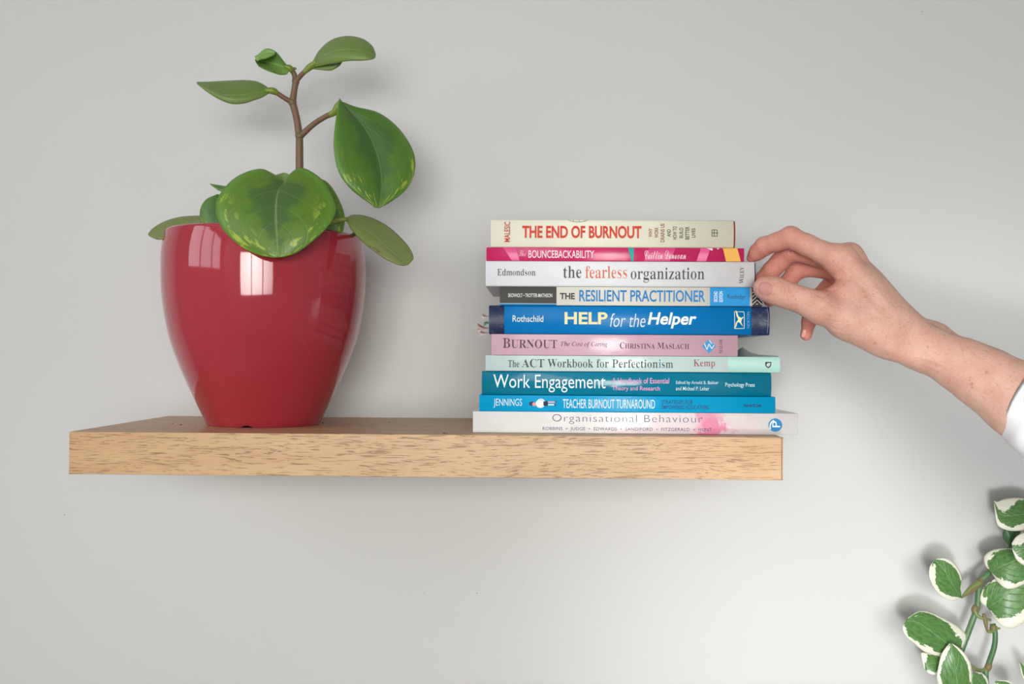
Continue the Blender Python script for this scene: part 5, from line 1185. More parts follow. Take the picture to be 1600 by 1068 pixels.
# ------------------------------------------------------------------ the hand and forearm, one continuous surface
def skin_material():
    t = NT('skin', 0.50, spec=0.35)
    v = t.coord('Object')
    at = t.n('ShaderNodeAttribute', attribute_name='flush')
    flush = at.outputs['Fac']
    n1 = t.noise(v, 70.0, 3.0)
    n2 = t.noise(v, 420.0, 3.0, 0.6)
    c = t.mix(t.ramp(n1, 0.3, 0.7), lin((222, 180, 160)), lin((212, 164, 144)))
    c = t.mix(flush, c, lin((212, 140, 124)))
    c = t.mix(t.math('MULTIPLY', t.ramp(n2, 0.45, 0.75), 0.30), c, lin((190, 130, 108)))
    # freckles
    for sc_, th, amt in ((260.0, 0.14, 0.28), (150.0, 0.10, 0.38), (75.0, 0.075, 0.45)):
        vo = t.n('ShaderNodeTexVoronoi')
        t.put(vo.inputs['Vector'], v)
        vo.inputs['Scale'].default_value = sc_
        keep = t.ramp(t.sep(vo.outputs['Color'])[0], 0.50, 0.56)
        fr = t.math('MULTIPLY', t.ramp(vo.outputs['Distance'], th * 2.2, th * 0.6), keep)
        no_f = t.math('SUBTRACT', 1.0, t.math('MULTIPLY', flush, 0.8))
        c = t.mix(t.math('MULTIPLY', t.math('MULTIPLY', fr, amt), no_f), c, lin((158, 100, 72)))
    t.color(c)
    t.b.inputs['Subsurface Weight'].default_value = 0.08
    t.b.inputs['Subsurface Radius'].default_value = (0.006, 0.002, 0.001)
    t.b.inputs['Subsurface Scale'].default_value = 0.5
    h1 = t.noise(t.coord('Object', (520, 520, 900)), 1.0, 3.0, 0.6)
    vo = t.n('ShaderNodeTexVoronoi', feature='DISTANCE_TO_EDGE')
    t.put(vo.inputs['Vector'], t.coord('Object', (500, 500, 700)))
    vo.inputs['Scale'].default_value = 1.0
    t.bump(t.math('ADD', h1, t.math('MULTIPLY', vo.outputs['Distance'], 0.8)), 0.55, 0.0008)
    return t.m


VOX = 0.0008


class Field:
    def __init__(self, lo, hi):
        self.lo = np.array(lo)
        self.n = np.ceil((np.array(hi) - self.lo) / VOX).astype(int) + 1
        self.ax = [(self.lo[i] + VOX * np.arange(self.n[i])).astype(np.float32) for i in range(3)]

    def new(self):
        return np.full(self.n, 0.05, dtype=np.float32)

    def cone(self, D, a, b, ra, rb, k, flat=None):
        """blend a tapered capsule into D (smooth minimum with radius k)"""
        a, b = np.asarray(a, np.float32), np.asarray(b, np.float32)
        mg = max(ra, rb) + max(k, 0.004) + 0.006
        lo, hi = np.minimum(a, b) - mg, np.maximum(a, b) + mg
        i0 = np.clip(((lo - self.lo) / VOX).astype(int), 0, self.n)
        i1 = np.clip(((hi - self.lo) / VOX).astype(int) + 1, 0, self.n)
        if np.any(i1 <= i0):
            return
        sl = tuple(slice(p, q) for p, q in zip(i0, i1))
        X = self.ax[0][sl[0]][:, None, None] - a[0]
        Y = self.ax[1][sl[1]][None, :, None] - a[1]
        Z = self.ax[2][sl[2]][None, None, :] - a[2]
        ba = b - a
        L2 = float(ba @ ba) + 1e-12
        h = np.clip((X * ba[0] + Y * ba[1] + Z * ba[2]) / L2, 0, 1)
        d = np.sqrt((X - h * ba[0]) ** 2 + (Y - h * ba[1]) ** 2 + (Z - h * ba[2]) ** 2) - (ra + (rb - ra) * h)
        cur = D[sl]
        if k <= 0:
            D[sl] = np.minimum(cur, d)
        else:
            g = np.clip(0.5 + 0.5 * (d - cur) / k, 0, 1)
            D[sl] = d * (1 - g) + cur * g - k * g * (1 - g)

    def chain(self, D, pts, k):
        for (a, ra), (b, rb) in zip(pts[:-1], pts[1:]):
            self.cone(D, a, b, ra, rb, k)


def smin(a, b, k):
    g = np.clip(0.5 + 0.5 * (b - a) / k, 0, 1)
    return b * (1 - g) + a * g - k * g * (1 - g)


def surface_net(D, lo):
    s = D < 0
    c = [s[:-1, :-1, :-1], s[1:, :-1, :-1], s[:-1, 1:, :-1], s[1:, 1:, :-1], s[:-1, :-1, 1:], s[1:, :-1, 1:], s[:-1, 1:, 1:], s[1:, 1:, 1:]]
    cnt = sum(x.astype(np.int8) for x in c)
    mixed = (cnt > 0) & (cnt < 8)
    I = np.argwhere(mixed)
    idx = np.full(mixed.shape, -1, dtype=np.int32)
    idx[mixed] = np.arange(len(I))
    off = np.array([[0, 0, 0], [1, 0, 0], [0, 1, 0], [1, 1, 0], [0, 0, 1], [1, 0, 1], [0, 1, 1], [1, 1, 1]])
    val = np.stack([D[I[:, 0] + o[0], I[:, 1] + o[1], I[:, 2] + o[2]] for o in off], 1)
    acc = np.zeros((len(I), 3))
    num = np.zeros(len(I))
    for a, b in ((0, 1), (2, 3), (4, 5), (6, 7), (0, 2), (1, 3), (4, 6), (5, 7), (0, 4), (1, 5), (2, 6), (3, 7)):
        va, vb = val[:, a], val[:, b]
        m = (va < 0) != (vb < 0)
        t = np.where(m, va / np.where(m, va - vb, 1), 0)
        acc += np.where(m[:, None], off[a] + t[:, None] * (off[b] - off[a]), 0)
        num += m
    V = lo + (I + acc / num[:, None]) * VOX
    F = []
    for axis in range(3):
        a1, a2 = (axis + 1) % 3, (axis + 2) % 3
        sl0 = [slice(None)] * 3
        sl1 = [slice(None)] * 3
        sl0[axis] = slice(0, -1)
        sl1[axis] = slice(1, None)
        A, B = s[tuple(sl0)], s[tuple(sl1)]
        E_ = np.argwhere(A != B)
        ok = (E_[:, a1] > 0) & (E_[:, a2] > 0) & (E_[:, a1] < s.shape[a1] - 1) & (E_[:, a2] < s.shape[a2] - 1)
        E_ = E_[ok]
        fl = A[tuple(E_.T)]
        q = []
        for d1, d2 in ((-1, -1), (0, -1), (0, 0), (-1, 0)):
            e = E_.copy()
            e[:, a1] += d1
            e[:, a2] += d2
            q.append(idx[tuple(e.T)])
        q = np.stack(q, 1)
        q[~fl] = q[~fl][:, ::-1]
        F.append(q)
    return V, np.vstack(F)


def proj(V):
    d = V - CAM
    z = d @ _f
    return np.stack([800 + FPX * (d @ _r) / z, 534 - FPX * (d @ _u) / z], 1)


def J(x, y, Y, r):
    return (P(x, y, Y), r)


def build_arm():
    fld = Field((0.560, -0.350, -0.075), (0.880, -0.125, 0.185))
    B = fld.new()
    # forearm: rounder towards the elbow, flattened at the wrist
    fld.chain(B, [J(1409, 527, -.232, .0178), J(1440, 542, -.237, .0178), J(1506, 572, -.250, .0208), J(1544, 594, -.259, .0238),
                  J(1596, 626, -.272, .0288), J(1690, 680, -.295, .033)], .010)
    fld.chain(B, [J(1416, 524, -.216, .0140), J(1460, 544, -.222, .0160), J(1544, 590, -.240, .0210), J(1690, 676, -.272, .028)], .012)
    fld.cone(B, P(1455, 517, -.226), P(1462, 521, -.227), .0062, .0066, .012)                   # ulna head
    fld.cone(B, P(1395, 545, -.246), P(1420, 556, -.248), .0048, .0060, .014)                   # radius / tendon
    # metacarpals
    mcp = {'index': J(1314, 407, -.230, .0122), 'middle': J(1327, 401, -.211, .0106), 'ring': J(1317, 424, -.193, .0110), 'little': J(1311, 446, -.179, .0100)}
    wr = {'index': J(1404, 515, -.236, .0150), 'middle': J(1410, 513, -.226, .0140), 'ring': J(1414, 520, -.216, .0140), 'little': J(1410, 533, -.210, .0130)}
    for f in ('index', 'middle', 'ring', 'little'):
        fld.chain(B, [wr[f], mcp[f]], .012)
    fld.cone(B, P(1352, 452, -.222), P(1398, 508, -.228), .0150, .0150, .012)                   # back of the hand
    fld.cone(B, P(1388, 532, -.238), P(1318, 503, -.238), .0130, .0118, .012)                   # thenar
    fld.cone(B, P(1380, 505, -.240), P(1318, 460, -.238), .0140, .0098, .012)                   # first web muscle
    fld.cone(B, P(1316, 462, -.238), P(1296, 462, -.238), .0080, .0055, .010)                   # edge of the web
    fld.cone(B, P(1332, 470, -.205), P(1395, 522, -.215), .0130, .0140, .012)                   # palm
    # fingers, each blended to the hand on its own so that they stay apart
    chains = {
        'thumb': ([J(1374, 524, -.242, .0145), J(1328, 502, -.243, .0130), J(1279, 480, -.246, .0122), J(1254, 469, -.2435, .0096), J(1230, 461, -.240, .0097),
                   J(1208, 453, -.2375, .0101), J(1194, 449.5, -.236, .0088)], .007, .010),
        'index': ([mcp['index'], J(1283, 393, -.233, .0088), J(1262, 383, -.233, .0086), J(1235, 371, -.231, .0090), J(1213, 378, -.224, .0074), J(1194, 384.5, -.216, .0076),
                   J(1183, 394, -.210, .0064), J(1174.5, 402.5, -.206, .0043)], .004, .009),
        'middle': ([mcp['middle'], J(1280, 400, -.214, .0086), J(1236, 391, -.214, .0086), J(1219, 408, -.206, .0077), J(1206, 422, -.202, .0074),
                    J(1189, 435, -.198, .0058)], .004, .008),
        'ring': ([mcp['ring'], J(1285, 418, -.192, .0085), J(1246, 419, -.190, .0082), J(1230, 443, -.191, .0070), J(1218, 458, -.192, .0068),
                  J(1203, 469, -.194, .0056)], .004, .008),
        'little': ([mcp['little'], J(1293, 452, -.180, .0076), J(1274, 466, -.184, .0068), J(1266, 489, -.190, .0058), J(1264, 502, -.194, .0056),
                    J(1259.5, 523, -.199, .0050)], .004, .008),
    }
    D = B.copy()
    for nm, (pts, k1, k2) in chains.items():
        F_ = fld.new()
        fld.chain(F_, pts, k1)
        if nm == 'thumb':
            fld.cone(F_, P(1205, 453, -.2335), P(1194, 449.5, -.2330), .0090, .0075, .004)       # pad of the thumb
        D = np.minimum(D, smin(B, F_, k2))
    V, F = surface_net(D, fld.lo)
    # keep only what lies before the cut end of the field, then relax the surface a little
    n = len(V)
    E_ = np.vstack([F[:, [0, 1]], F[:, [1, 2]], F[:, [2, 3]], F[:, [3, 0]]])
    for it in range(4):
        acc = np.zeros((n, 3))
        cnt = np.bincount(E_.ravel(), minlength=n)
        for ax in range(3):
            acc[:, ax] = np.bincount(E_[:, 0], V[E_[:, 1], ax], n) + np.bincount(E_[:, 1], V[E_[:, 0], ax], n)
        av = acc / np.maximum(cnt, 1)[:, None]
        V = V + (0.5 if it % 2 == 0 else -0.52) * (av - V)
    # normals
    fn = np.cross(V[F[:, 2]] - V[F[:, 0]], V[F[:, 3]] - V[F[:, 1]])
    N = np.zeros((n, 3))
    for k in range(4):
        for ax in range(3):
            N[:, ax] += np.bincount(F[:, k], fn[:, ax], n)
    N /= np.linalg.norm(N, axis=1)[:, None] + 1e-12
    px = proj(V)
    facing = np.clip(np.sum(N * (CAM - V), axis=1) / np.linalg.norm(CAM - V, axis=1), 0, 1)
    # creases: (points, depth in mm, width in px)
    creases = [([(1224, 445), (1222, 455), (1224, 468)], .9, 1.5), ([(1228, 443), (1227, 455), (1229, 470)], 1.2, 1.5),
               ([(1233, 444), (1235, 455), (1235, 468)], 1.2, 1.5), ([(1238, 449), (1239.5, 459), (1236, 469)], .9, 1.5),
               ([(1196, 390), (1200, 396), (1206, 395)], .5, 1.6), ([(1232, 383), (1233, 393), (1236, 401)], .6, 1.8),
               ([(1268, 409), (1278, 417), (1290, 422)], .5, 2.0), ([(1284, 432), (1290, 441), (1294, 452), (1306, 452)], .9, 2.2),
               ([(1274, 456), (1282, 463), (1291, 461), (1304, 452)], .8, 2.0), ([(1288, 466), (1300, 476), (1316, 482)], .35, 1.5),
               ([(1300, 430), (1310, 424), (1318, 412)], .4, 2.0), ([(1296, 440), (1308, 436), (1318, 428)], .35, 1.8),
               ([(1376, 535), (1380, 520), (1386, 503), (1391, 490)], .35, 1.6), ([(1382, 540), (1389, 520), (1397, 500)], .28, 1.6),
               ([(1412, 540), (1420, 520), (1432, 505)], .25, 1.8), ([(1402, 552), (1440, 562), (1480, 578)], .5, 3.5),
               ([(1290, 505), (1306, 514), (1320, 516)], .3, 1.6), ([(1284, 498), (1300, 502), (1320, 504)], .22, 1.4)]
    for pts, dep, wd in creases:
        c = crom(pts, 40)
        for i0 in range(0, n, 200000):
            q = px[i0:i0 + 200000]
            bb = (q[:, 0] > c[:, 0].min() - 8) & (q[:, 0] < c[:, 0].max() + 8) & (q[:, 1] > c[:, 1].min() - 8) & (q[:, 1] < c[:, 1].max() + 8)
            ii = np.where(bb)[0]
            if len(ii) == 0:
                continue
            d2 = ((q[ii][:, None, :] - c[None]) ** 2).sum(2)
            dm, am = d2.min(1), d2.argmin(1)
            taper = np.sin(np.clip(am / 39.0, 0.06, 0.94) * math.pi) ** 0.5
            amt = dep * 1e-3 * np.exp(-dm / (wd * wd)) * taper * (facing[i0 + ii] > 0.15)
            V[i0 + ii] -= N[i0 + ii] * amt[:, None]
    # tendons and veins standing proud on the back of the hand and forearm
    for pts, dep, wd in [([(1327, 398), (1352, 430), (1380, 470), (1400, 492)], .5, 5.0), ([(1312, 412), (1340, 450), (1372, 490)], .45, 5.0),
                         ([(1385, 545), (1420, 556), (1450, 562)], .8, 5.0), ([(1365, 440), (1380, 465), (1395, 480)], .35, 3.0)]:
        c = crom(pts, 40)
        d2 = np.full(n, 1e9)
        for q in c:
            d2 = np.minimum(d2, ((px - q) ** 2).sum(1))
        V += N * (dep * 1e-3 * np.exp(-d2 / (wd * wd)) * (facing > 0.1))[:, None]
    # redness of fingers and knuckles
    fl = np.zeros(n)
    for (x, y, Y, r, a) in [(1177, 402, -.206, .018, .8), (1235, 371, -.231, .016, .6), (1194, 385, -.216, .014, .4), (1236, 391, -.214, .022, .75),
                            (1206, 422, -.202, .022, .8), (1246, 419, -.190, .024, .7), (1210, 465, -.193, .020, 1.2), (1260, 515, -.198, .026, 1.0), (1285, 445, -.186, .025, .7),
                            (1194, 449, -.236, .013, .7), (1232, 460, -.242, .010, .5), (1290, 462, -.238, .016, .7), (1330, 398, -.215, .018, .5),
                            (1300, 412, -.232, .020, .35), (1278, 482, -.246, .020, .25), (1290, 420, -.2, .02, .5)]:
        c = P(x, y, Y)
        fl += a * np.exp(-((V - c) ** 2).sum(1) / (r * r))
    fl = np.clip(fl, 0, 1.0)
    root = empty('person', P(1560, 604, -.26), 'hand and freckled bare forearm in a white sleeve pinching the white book', 'person')
    o = mesh_obj('arm', V, F, skin_material(), root, True)
    at = o.data.attributes.new('flush', 'FLOAT', 'POINT')
    at.data.foreach_set('value', fl.astype(np.float32))

    # nails: small curved plates lying on the surface
    def nail(cx, cy, ax_dir, L, W, lift, rgb, sq=3.0):
        """plate around photo point cx, cy along ax_dir, projected to the nearest surface facing the room"""
        sel = np.where((np.abs(px[:, 0] - cx) < 26) & (np.abs(px[:, 1] - cy) < 26) & (facing > 0.02))[0]
        ysel = V[sel, 1]
        near = sel[ysel < ysel.min() + 0.022]
        a = np.array(ax_dir) / np.linalg.norm(ax_dir)
        bdir = np.array([-a[1], a[0]])
        nr, na = 7, 32
        pts, rr_ = [(cx, cy)], [0.0]
        for i in range(1, nr + 1):
            for j in range(na):
                th = 2 * math.pi * j / na
                co, si = math.cos(th), math.sin(th)
                k = (abs(co) ** sq + abs(si) ** sq) ** (-1 / sq)
                r = i / nr
                p2 = np.array([cx, cy]) + a * L * co * k * r + bdir * W * si * k * r
                pts.append(tuple(p2))
                rr_.append(r)
        W3 = []
        for (x, y), r in zip(pts, rr_):
            d2 = (px[near, 0] - x) ** 2 + (px[near, 1] - y) ** 2
            kk = np.argsort(d2)[:6]
            wt = 1 / (d2[kk] + 0.3)
            Yv = (V[near[kk], 1] * wt).sum() / wt.sum()
            nn = (N[near[kk]] * wt[:, None]).sum(0)
            nn /= np.linalg.norm(nn)
            W3.append(P(x, y, Yv) + nn * (lift * (1 - 0.9 * max(0, (r - .72) / .28) ** 2) - (0.0005 if r > .99 else 0)))
        Fc = [(0, 1 + j, 1 + (j + 1) % na) for j in range(na)]
        for i in range(nr - 1):
            for j in range(na):
                p, q = 1 + i * na + j, 1 + i * na + (j + 1) % na
                Fc.append((p, p + na, q + na, q))
        W3 = np.array(W3)
        if np.cross(W3[Fc[0][1]] - W3[0], W3[Fc[0][2]] - W3[0]) @ (CAM - W3[0]) < 0:
            Fc = [f[::-1] for f in Fc]
        t = NT('fingernail', 0.36)
        t.color(lin(rgb))
        ob = mesh_obj('fingernail', W3, Fc, t.m, o, True)
        return ob
    nail(1196.0, 450.5, (0.97, 0.24), 11.5, 11.2, .0006, (198, 142, 134), 2.8)
    nail(1255.5, 521.5, (0.32, -0.95), 6.0, 2.6, .0004, (200, 130, 118), 2.4)

    # sleeve: loose white cuff pulled back over the forearm
    t = NT('white_cotton', 0.85, (240, 240, 242))
    vv = t.coord('Object')
    t.bump(t.math('ADD', t.noise(vv, 1400.0, 2.0), t.math('MULTIPLY', t.noise(vv, 45.0, 2.0), 2.0)), 0.15, 0.001)
    path = [(P(1604, 626, -.272), .0318, .0340), (P(1614, 632, -.275), .0345, .0365), (P(1652, 660, -.284), .040, .042), (P(1720, 715, -.302), .050, .051),
            (P(1820, 770, -.330), .054, .055), (P(1960, 830, -.375), .057, .058), (P(2080, 850, -.43), .060, .060)]
    ctr = crom([q[0] for q in path], 44)
    ra = crom([[q[1], q[2]] for q in path], 44)
    na = 56
    Vs, Fs = [], []
    tan = np.gradient(ctr, axis=0)
    tan[:3] = (P(1700, 690, -.295) - P(1597, 633, -.272))
    tan /= np.linalg.norm(tan, axis=1)[:, None]
    rnd = np.random.RandomState(3)
    ph = rnd.rand(6) * 6.28
    for side in (0, 1):
        for k in range(44):
            e1 = np.cross(tan[k], [0, 1, 0])
            e1 /= np.linalg.norm(e1)
            e2 = np.cross(tan[k], e1)
            for j in range(na):
                th = 2 * math.pi * j / na
                wob = 1 + min(1, k / 8.0) * (0.035 * math.sin(3 * th + ph[0] + k * .22) + 0.025 * math.sin(5 * th + ph[1] - k * .3) + 0.018 * math.sin(k * .9 + 2 * math.sin(th + ph[2])))
                rr0 = (ra[k, 0] * wob - side * 0.0012)
                rr1 = (ra[k, 1] * wob - side * 0.0012)
                Vs.append(ctr[k] + e1 * rr0 * math.cos(th) + e2 * rr1 * math.sin(th))
    m = 44 * na
    for k in range(43):
        for j in range(na):
            q = (k * na + j, k * na + (j + 1) % na, (k + 1) * na + (j + 1) % na, (k + 1) * na + j)
            Fs.append(q)
            Fs.append(tuple(i + m for i in q[::-1]))
    for j in range(na):
        Fs.append((j, (j + 1) % na, m + (j + 1) % na, m + j)[::-1])
    Fs.append(tuple(43 * na + j for j in range(na)))
    slv = mesh_obj('sleeve', Vs, Fs, t.m, root, True)
    # hem seam
    ring = []
    for j in range(na + 1):
        th = 2 * math.pi * j / na
        e1 = np.cross(tan[0], [0, 1, 0])
        e1 /= np.linalg.norm(e1)
        e2 = np.cross(tan[0], e1)
        ring.append(ctr[0] + e1 * (ra[0, 0] - .0003) * math.cos(th) + e2 * (ra[0, 1] - .0003) * math.sin(th))
    Vh, Fh = tube_vf(ring, .0009, 6, 80)
    mesh_obj('hem', Vh, Fh, plain('hem_thread', (236, 232, 224), 0.8), slv, True)


build_arm()


# ------------------------------------------------------------------ cream and green trailing plant, lower right
def pothos_material(name, seed, cut=0.27, green=(72, 116, 58), green2=(98, 142, 76)):
    t = NT(name, 0.36)
    s = t.sep(t.coord('UV'))
    u, vv = s[0], s[1]
    dv = t.math('ABSOLUTE', t.math('SUBTRACT', vv, 0.5))
    n = t.noise(t.coord('UV', (5.5, 5.0, 1), (seed * 3.1, seed * 1.7, seed)), 1.0, 4.0, 0.62)
    n2 = t.noise(t.coord('UV', (2.0, 2.2, 1), (seed * 1.3, seed * 2.9, seed + 4)), 1.0, 1.0, 0.5)
    e = t.math('ADD', dv, t.math('MULTIPLY', t.math('ABSOLUTE', t.math('SUBTRACT', u, 0.52)), 0.22))
    f = t.math('ADD', e, t.math('ADD', t.math('MULTIPLY', t.math('SUBTRACT', n, 0.5), 0.62), t.math('MULTIPLY', t.math('SUBTRACT', n2, 0.5), 0.7)))
    cream = t.ramp(f, cut - 0.006, cut + 0.006)
    n3 = t.noise(t.coord('UV', (14, 14, 1), (seed, 0, 0)), 1.0, 3.0)
    g = t.mix(t.ramp(n3, 0.3, 0.7), lin(green), lin(green2))
    rib = t.ramp(dv, 0.016, 0.004)
    wv = t.math('FRACT', t.math('MULTIPLY', t.math('SUBTRACT', u, t.math('MULTIPLY', dv, 1.0)), 8.0))
    sv = t.ramp(t.math('ABSOLUTE', t.math('SUBTRACT', wv, 0.5)), 0.10, 0.0)
    g = t.mix(t.math('MULTIPLY', rib, 0.6), g, lin((150, 180, 130)))
    g = t.mix(t.math('MULTIPLY', sv, 0.18), g, lin((52, 96, 48)))
    c = t.mix(cream, g, t.mix(t.ramp(n3, 0.68, 0.8), lin((232, 232, 214)), lin((196, 206, 170))))
    back = t.ramp(dv, 0.488, 0.497)
    c = t.mix(t.math('MULTIPLY', back, 0.35), c, lin((170, 180, 110)))
    t.color(c)
    t.bump(t.math('ADD', t.math('MULTIPLY', rib, -1.5), t.math('ADD', t.math('MULTIPLY', sv, -0.8), t.math('MULTIPLY', n3, 0.3))), 0.4, 0.0008)
    return t.m


M_VINE = NT('vine_green', 0.42)
_n = M_VINE.noise(M_VINE.coord('Object', (120, 120, 40)), 1.0, 3.0)
M_VINE.color(M_VINE.mix(M_VINE.ramp(_n, 0.35, 0.7), lin((70, 112, 70)), lin((96, 130, 84))))
M_VINE = M_VINE.m
M_SHEATH = NT('sheath_brown', 0.55, (124, 108, 70)).m
M_VPET = NT('vine_petiole', 0.45, (120, 136, 76)).m
M_PBACK = pothos_material('pothos_back', 9.0, 0.30, (96, 132, 84), (116, 148, 100))

vine = empty('trailing_plant', P(1540, 1075, -.060), 'climbing plant with cream-edged green leaves at the lower right corner', 'plant')
YV = -.042
stalk(vine, [(1560, 1620, YV), (1530, 1400, YV), (1546, 1220, YV), (1540, 1066, YV), (1544, 1040, YV), (1553, 1012, YV - .002), (1555, 990, YV - .002), (1551, 974, YV)], [.0034, .0033, .0031, .0030, .0029, .0027, .0026, .0028], M_VINE, samples=44)
stalk(vine, [(1540, 1600, YV), (1500, 1380, YV), (1478, 1190, YV), (1486, 1090, YV - .004), (1494, 1040, YV - .004), (1507, 1003, YV - .002), (1521, 965, YV), (1527, 947, YV), (1529, 922, YV), (1532, 908, YV), (1547, 893, YV)],
      [.0033, .0032, .0030, .0028, .0028, .0030, .0030, .0030, .0030, .0031, .0027], M_VINE, samples=60)
stalk(vine, [(1547, 893, YV), (1560, 878, YV + .01), (1580, 852, YV + .01), (1590, 830, YV + .008), (1604, 806, YV), (1650, 770, YV)], [.0027, .0026, .0026, .0027, .0027, .0027], M_VINE, samples=30)
for (x, y) in ((1531, 909), (1523, 951), (1544, 1041), (1552, 981)):
    stalk(vine, [(x - 1, y + 5, YV - .0005), (x, y, YV - .001), (x + 2, y - 5, YV - .0005)], [.0027, .0034, .0027], M_SHEATH, 'node', 8)
stalk(vine, [(1531, 909, YV - .002), (1520, 917, YV - .004), (1510, 926, YV - .007), (1502, 933.5, YV - .009)], [.0030, .0030, .0022, .0009], M_VPET, 'petiole')
stalk(vine, [(1531, 913, YV - .003), (1522, 920, YV - .006), (1512, 927, YV - .008), (1503, 933, YV - .010)], [.0016, .0020, .0015, .0005], M_SHEATH, 'sheath')
stalk(vine, [(1522, 951, YV - .002), (1528, 962, YV - .004), (1538, 966, YV - .005), (1548, 968, YV - .004)], [.0017, .0017, .0015, .0012], M_VPET, 'petiole')
stalk(vine, [(1537, 958, YV - .005), (1540, 972, YV - .006), (1543, 987, YV - .006)], [.0014, .0020, .0008], M_SHEATH, 'sheath')
stalk(vine, [(1543, 986, YV - .004), (1549, 986, YV - .003), (1555, 982, YV - .002), (1563, 981, YV - .003)], [.0014, .0018, .0018, .0008], M_VPET, 'petiole')
stalk(vine, [(1544, 1043, YV), (1532, 1047, YV - .003), (1520, 1042, YV - .008), (1512, 1034, YV - .012)], [.0018, .0017, .0016, .0014], M_VPET, 'petiole')
stalk(vine, [(1500, 1012, YV - .004), (1495, 1010, YV - .010), (1484, 1008, YV - .014)], [.0018, .0017, .0014], M_VPET, 'petiole')
stalk(vine, [(1570, 832, YV - .002), (1576, 842, YV - .002), (1578, 852, YV - .002)], [.0020, .0032, .0010], M_SHEATH, 'sheath')

PV = [pothos_material('pothos_leaf_%s' % n_, s_, c_) for n_, s_, c_ in (('a', 1.0, .41), ('b', 2.3, .40), ('c', 3.7, .30), ('d', 5.1, .40))]
kw = dict(thick=.0007, nu=28, nv=17)
# lone leaf on the left
leaf(vine, [[S(1502, 933, -.052, 1500, 934, -.052, 1503, 931, -.052), S(1494, 922, -.056, 1487, 938, -.057, 1503, 921, -.052),
             S(1487, 910, -.059, 1471, 931, -.061, 1503, 902, -.053), S(1480, 898, -.060, 1459, 917, -.063, 1498, 888, -.054),
             S(1472, 886, -.060, 1452, 900, -.063, 1488, 877, -.056), S(1465, 879, -.059, 1453, 886, -.062, 1477, 872, -.057),
             S(1460, 875, -.058, 1457, 878, -.059, 1464, 872.5, -.058)]], PV[0], M_PBACK, bulge=.022, **kw)
# big leaf, lower left
leaf(vine, [[S(1500, 1016, -.047, 1492, 1023, -.049, 1506, 1012, -.045), S(1486, 1009, -.055, 1468, 1024, -.059, 1511, 994, -.045),
             S(1470, 997, -.060, 1447, 1019, -.065, 1500, 980, -.047), S(1452, 984, -.064, 1430, 1006, -.069, 1478, 967, -.052),
             S(1434, 972, -.067, 1416, 994, -.071, 1456, 957, -.057), S(1421, 970, -.068, 1411, 983, -.071, 1437, 954.5, -.062),
             S(1414, 972, -.068, 1411, 976, -.069, 1420, 964, -.067)]], PV[1], M_PBACK, bulge=.018, **kw)
# pale leaf below it, half hidden
leaf(vine, [[S(1480, 1034, -.053, 1474, 1022, -.051, 1482, 1044, -.055), S(1468, 1034, -.055, 1456, 1021, -.052, 1472, 1052, -.058),
             S(1456, 1036, -.056, 1441, 1019, -.054, 1462, 1054, -.059), S(1447, 1038, -.056, 1440, 1026, -.055, 1452, 1052, -.058),
             S(1446, 1046, -.056, 1444, 1043, -.056, 1449, 1049, -.057)]], PV[2], M_PBACK, bulge=.018, **kw)
# upright leaf in front
leaf(vine, [[S(1498, 1104, -.061, 1494, 1104, -.061, 1503, 1104, -.061), S(1497, 1085, -.067, 1474, 1088, -.064, 1517, 1086, -.064),
             S(1495, 1062, -.071, 1464, 1062, -.066, 1519, 1060, -.066), S(1492, 1040, -.072, 1466, 1042, -.067, 1517, 1037, -.067),
             S(1489, 1022, -.071, 1471, 1022, -.067, 1507, 1020, -.068), S(1487, 1011, -.069, 1478, 1011, -.067, 1496, 1010, -.068),
             S(1486, 1004.5, -.068, 1484, 1005, -.068, 1488, 1005, -.068)]], PV[0], M_PBACK, bulge=.022, **kw)
leaf(vine, [[S(1543, 1078, -.053, 1540, 1084, -.053, 1545, 1072, -.053), S(1534, 1066, -.057, 1524, 1080, -.059, 1543, 1060, -.053),
             S(1526, 1058, -.059, 1516, 1068, -.061, 1536, 1052, -.054), S(1521, 1051, -.059, 1518, 1054, -.059, 1525, 1049, -.058)]], PV[3], M_PBACK, bulge=.018, **kw)
# leaf on the arching stem
leaf(vine, [[S(1547, 893, -.049, 1546, 890, -.049, 1550, 896, -.049), S(1556, 888, -.055, 1539, 882, -.045, 1560, 910, -.059),
             S(1568, 883, -.060, 1538, 868, -.045, 1574, 919.5, -.065), S(1582, 877, -.062, 1553, 858, -.047, 1594, 915, -.066),
             S(1597, 870, -.062, 1575, 856, -.049, 1612, 902, -.065), S(1612, 864, -.060, 1600, 858, -.053, 1621, 884, -.062),
             S(1622, 861, -.058, 1619, 860, -.057, 1625, 865, -.058)]], PV[1], M_PBACK, bulge=.018, **kw)
# big leaf under it
leaf(vine, [[S(1544, 950, -.047, 1541, 947, -.047, 1546, 954, -.047), S(1553, 943, -.053, 1531, 937, -.045, 1562, 975, -.057),
             S(1566, 934, -.058, 1538, 916, -.047, 1582, 981, -.062), S(1582, 922, -.061, 1556, 903, -.051, 1606, 968, -.063),
             S(1600, 910, -.062, 1580, 893, -.055, 1622, 946, -.063), S(1616, 900, -.061, 1604, 889, -.057, 1630, 922, -.062),
             S(1630, 893, -.059, 1626, 890, -.058, 1634, 898, -.059)]], PV[3], M_PBACK, bulge=.018, **kw)
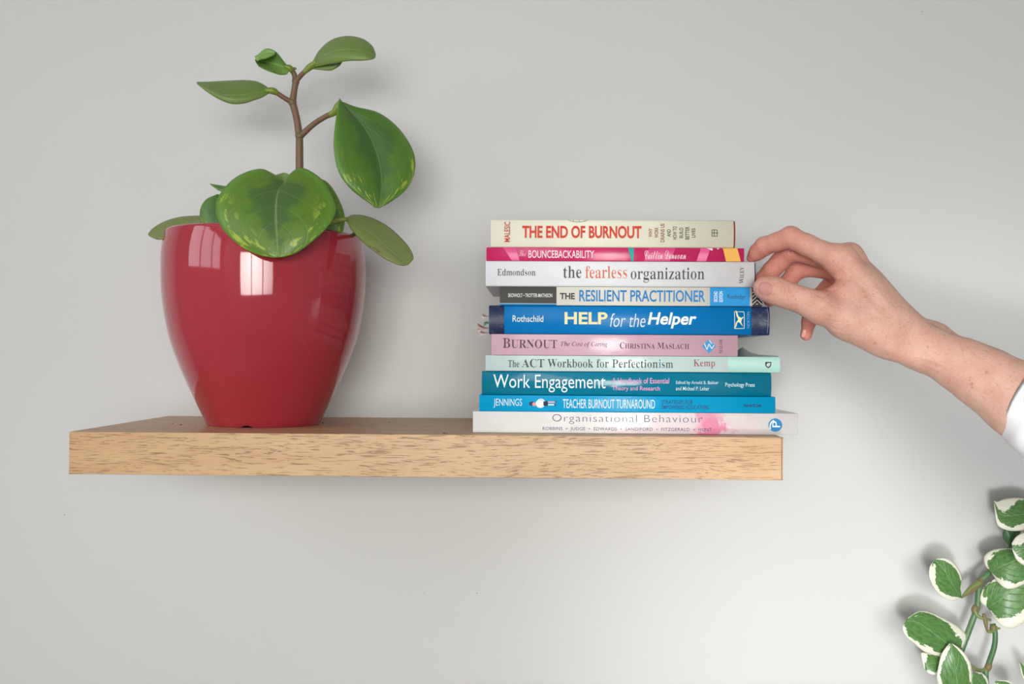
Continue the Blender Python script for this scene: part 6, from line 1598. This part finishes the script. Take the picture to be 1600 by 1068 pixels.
# top leaf
leaf(vine, [[S(1626, 800, -.045, 1624, 796, -.045, 1628, 804, -.045), S(1606, 802, -.051, 1608, 781, -.045, 1604, 826, -.054),
             S(1590, 804, -.054, 1588, 777, -.045, 1588, 829, -.057), S(1574, 806, -.054, 1570, 779, -.046, 1571, 827, -.057),
             S(1562, 801, -.052, 1559, 783, -.048, 1558, 818, -.054), S(1553.5, 783, -.049, 1553, 782, -.049, 1554, 790, -.050)]], PV[2], M_PBACK, bulge=.022, **kw)
# round pale leaf cut by the frame
leaf(vine, [[S(1640, 852, -.064, 1638, 846, -.064, 1642, 858, -.064), S(1620, 854, -.071, 1616, 832, -.065, 1626, 878, -.071),
             S(1604, 856, -.073, 1600, 832, -.067, 1606, 884, -.073), S(1591, 856, -.072, 1588, 838, -.068, 1590, 876, -.072),
             S(1581.5, 853, -.070, 1581, 848, -.069, 1582, 860, -.070)]], PV[2], M_PBACK, bulge=.022, **kw)
# dark young leaf in the gap, and the tips at the bottom edge
leaf(vine, [[S(1578, 853, -.051, 1576, 852, -.051, 1580, 853, -.051), S(1578, 842, -.053, 1568, 842, -.050, 1587, 842, -.050),
             S(1576, 833, -.053, 1566.5, 832, -.050, 1589, 832, -.050), S(1574, 826, -.052, 1570, 826, -.051, 1580, 826, -.051)]],
     pothos_material('pothos_dark', 6.0, 0.9, (44, 84, 48), (58, 100, 56)), M_PBACK, bulge=.022, **kw)
leaf(vine, [[S(1585, 1090, -.049, 1582, 1092, -.049, 1588, 1088, -.049), S(1575, 1076, -.053, 1566, 1084, -.055, 1584, 1071, -.050),
             S(1566, 1068, -.055, 1558, 1074, -.057, 1575, 1063, -.052), S(1556, 1064, -.055, 1554, 1066, -.055, 1559, 1062, -.054)]], PV[0], M_PBACK, bulge=.018, **kw)
leaf(vine, [[S(1640, 1090, -.049, 1636, 1094, -.049, 1644, 1086, -.049), S(1618, 1068, -.053, 1610, 1078, -.055, 1626, 1060, -.050),
             S(1603, 1050, -.054, 1598, 1056, -.056, 1608, 1046, -.052), S(1593.5, 1034, -.054, 1593, 1035, -.054, 1595, 1034, -.054)]], PV[3], M_PBACK, bulge=.018, **kw)
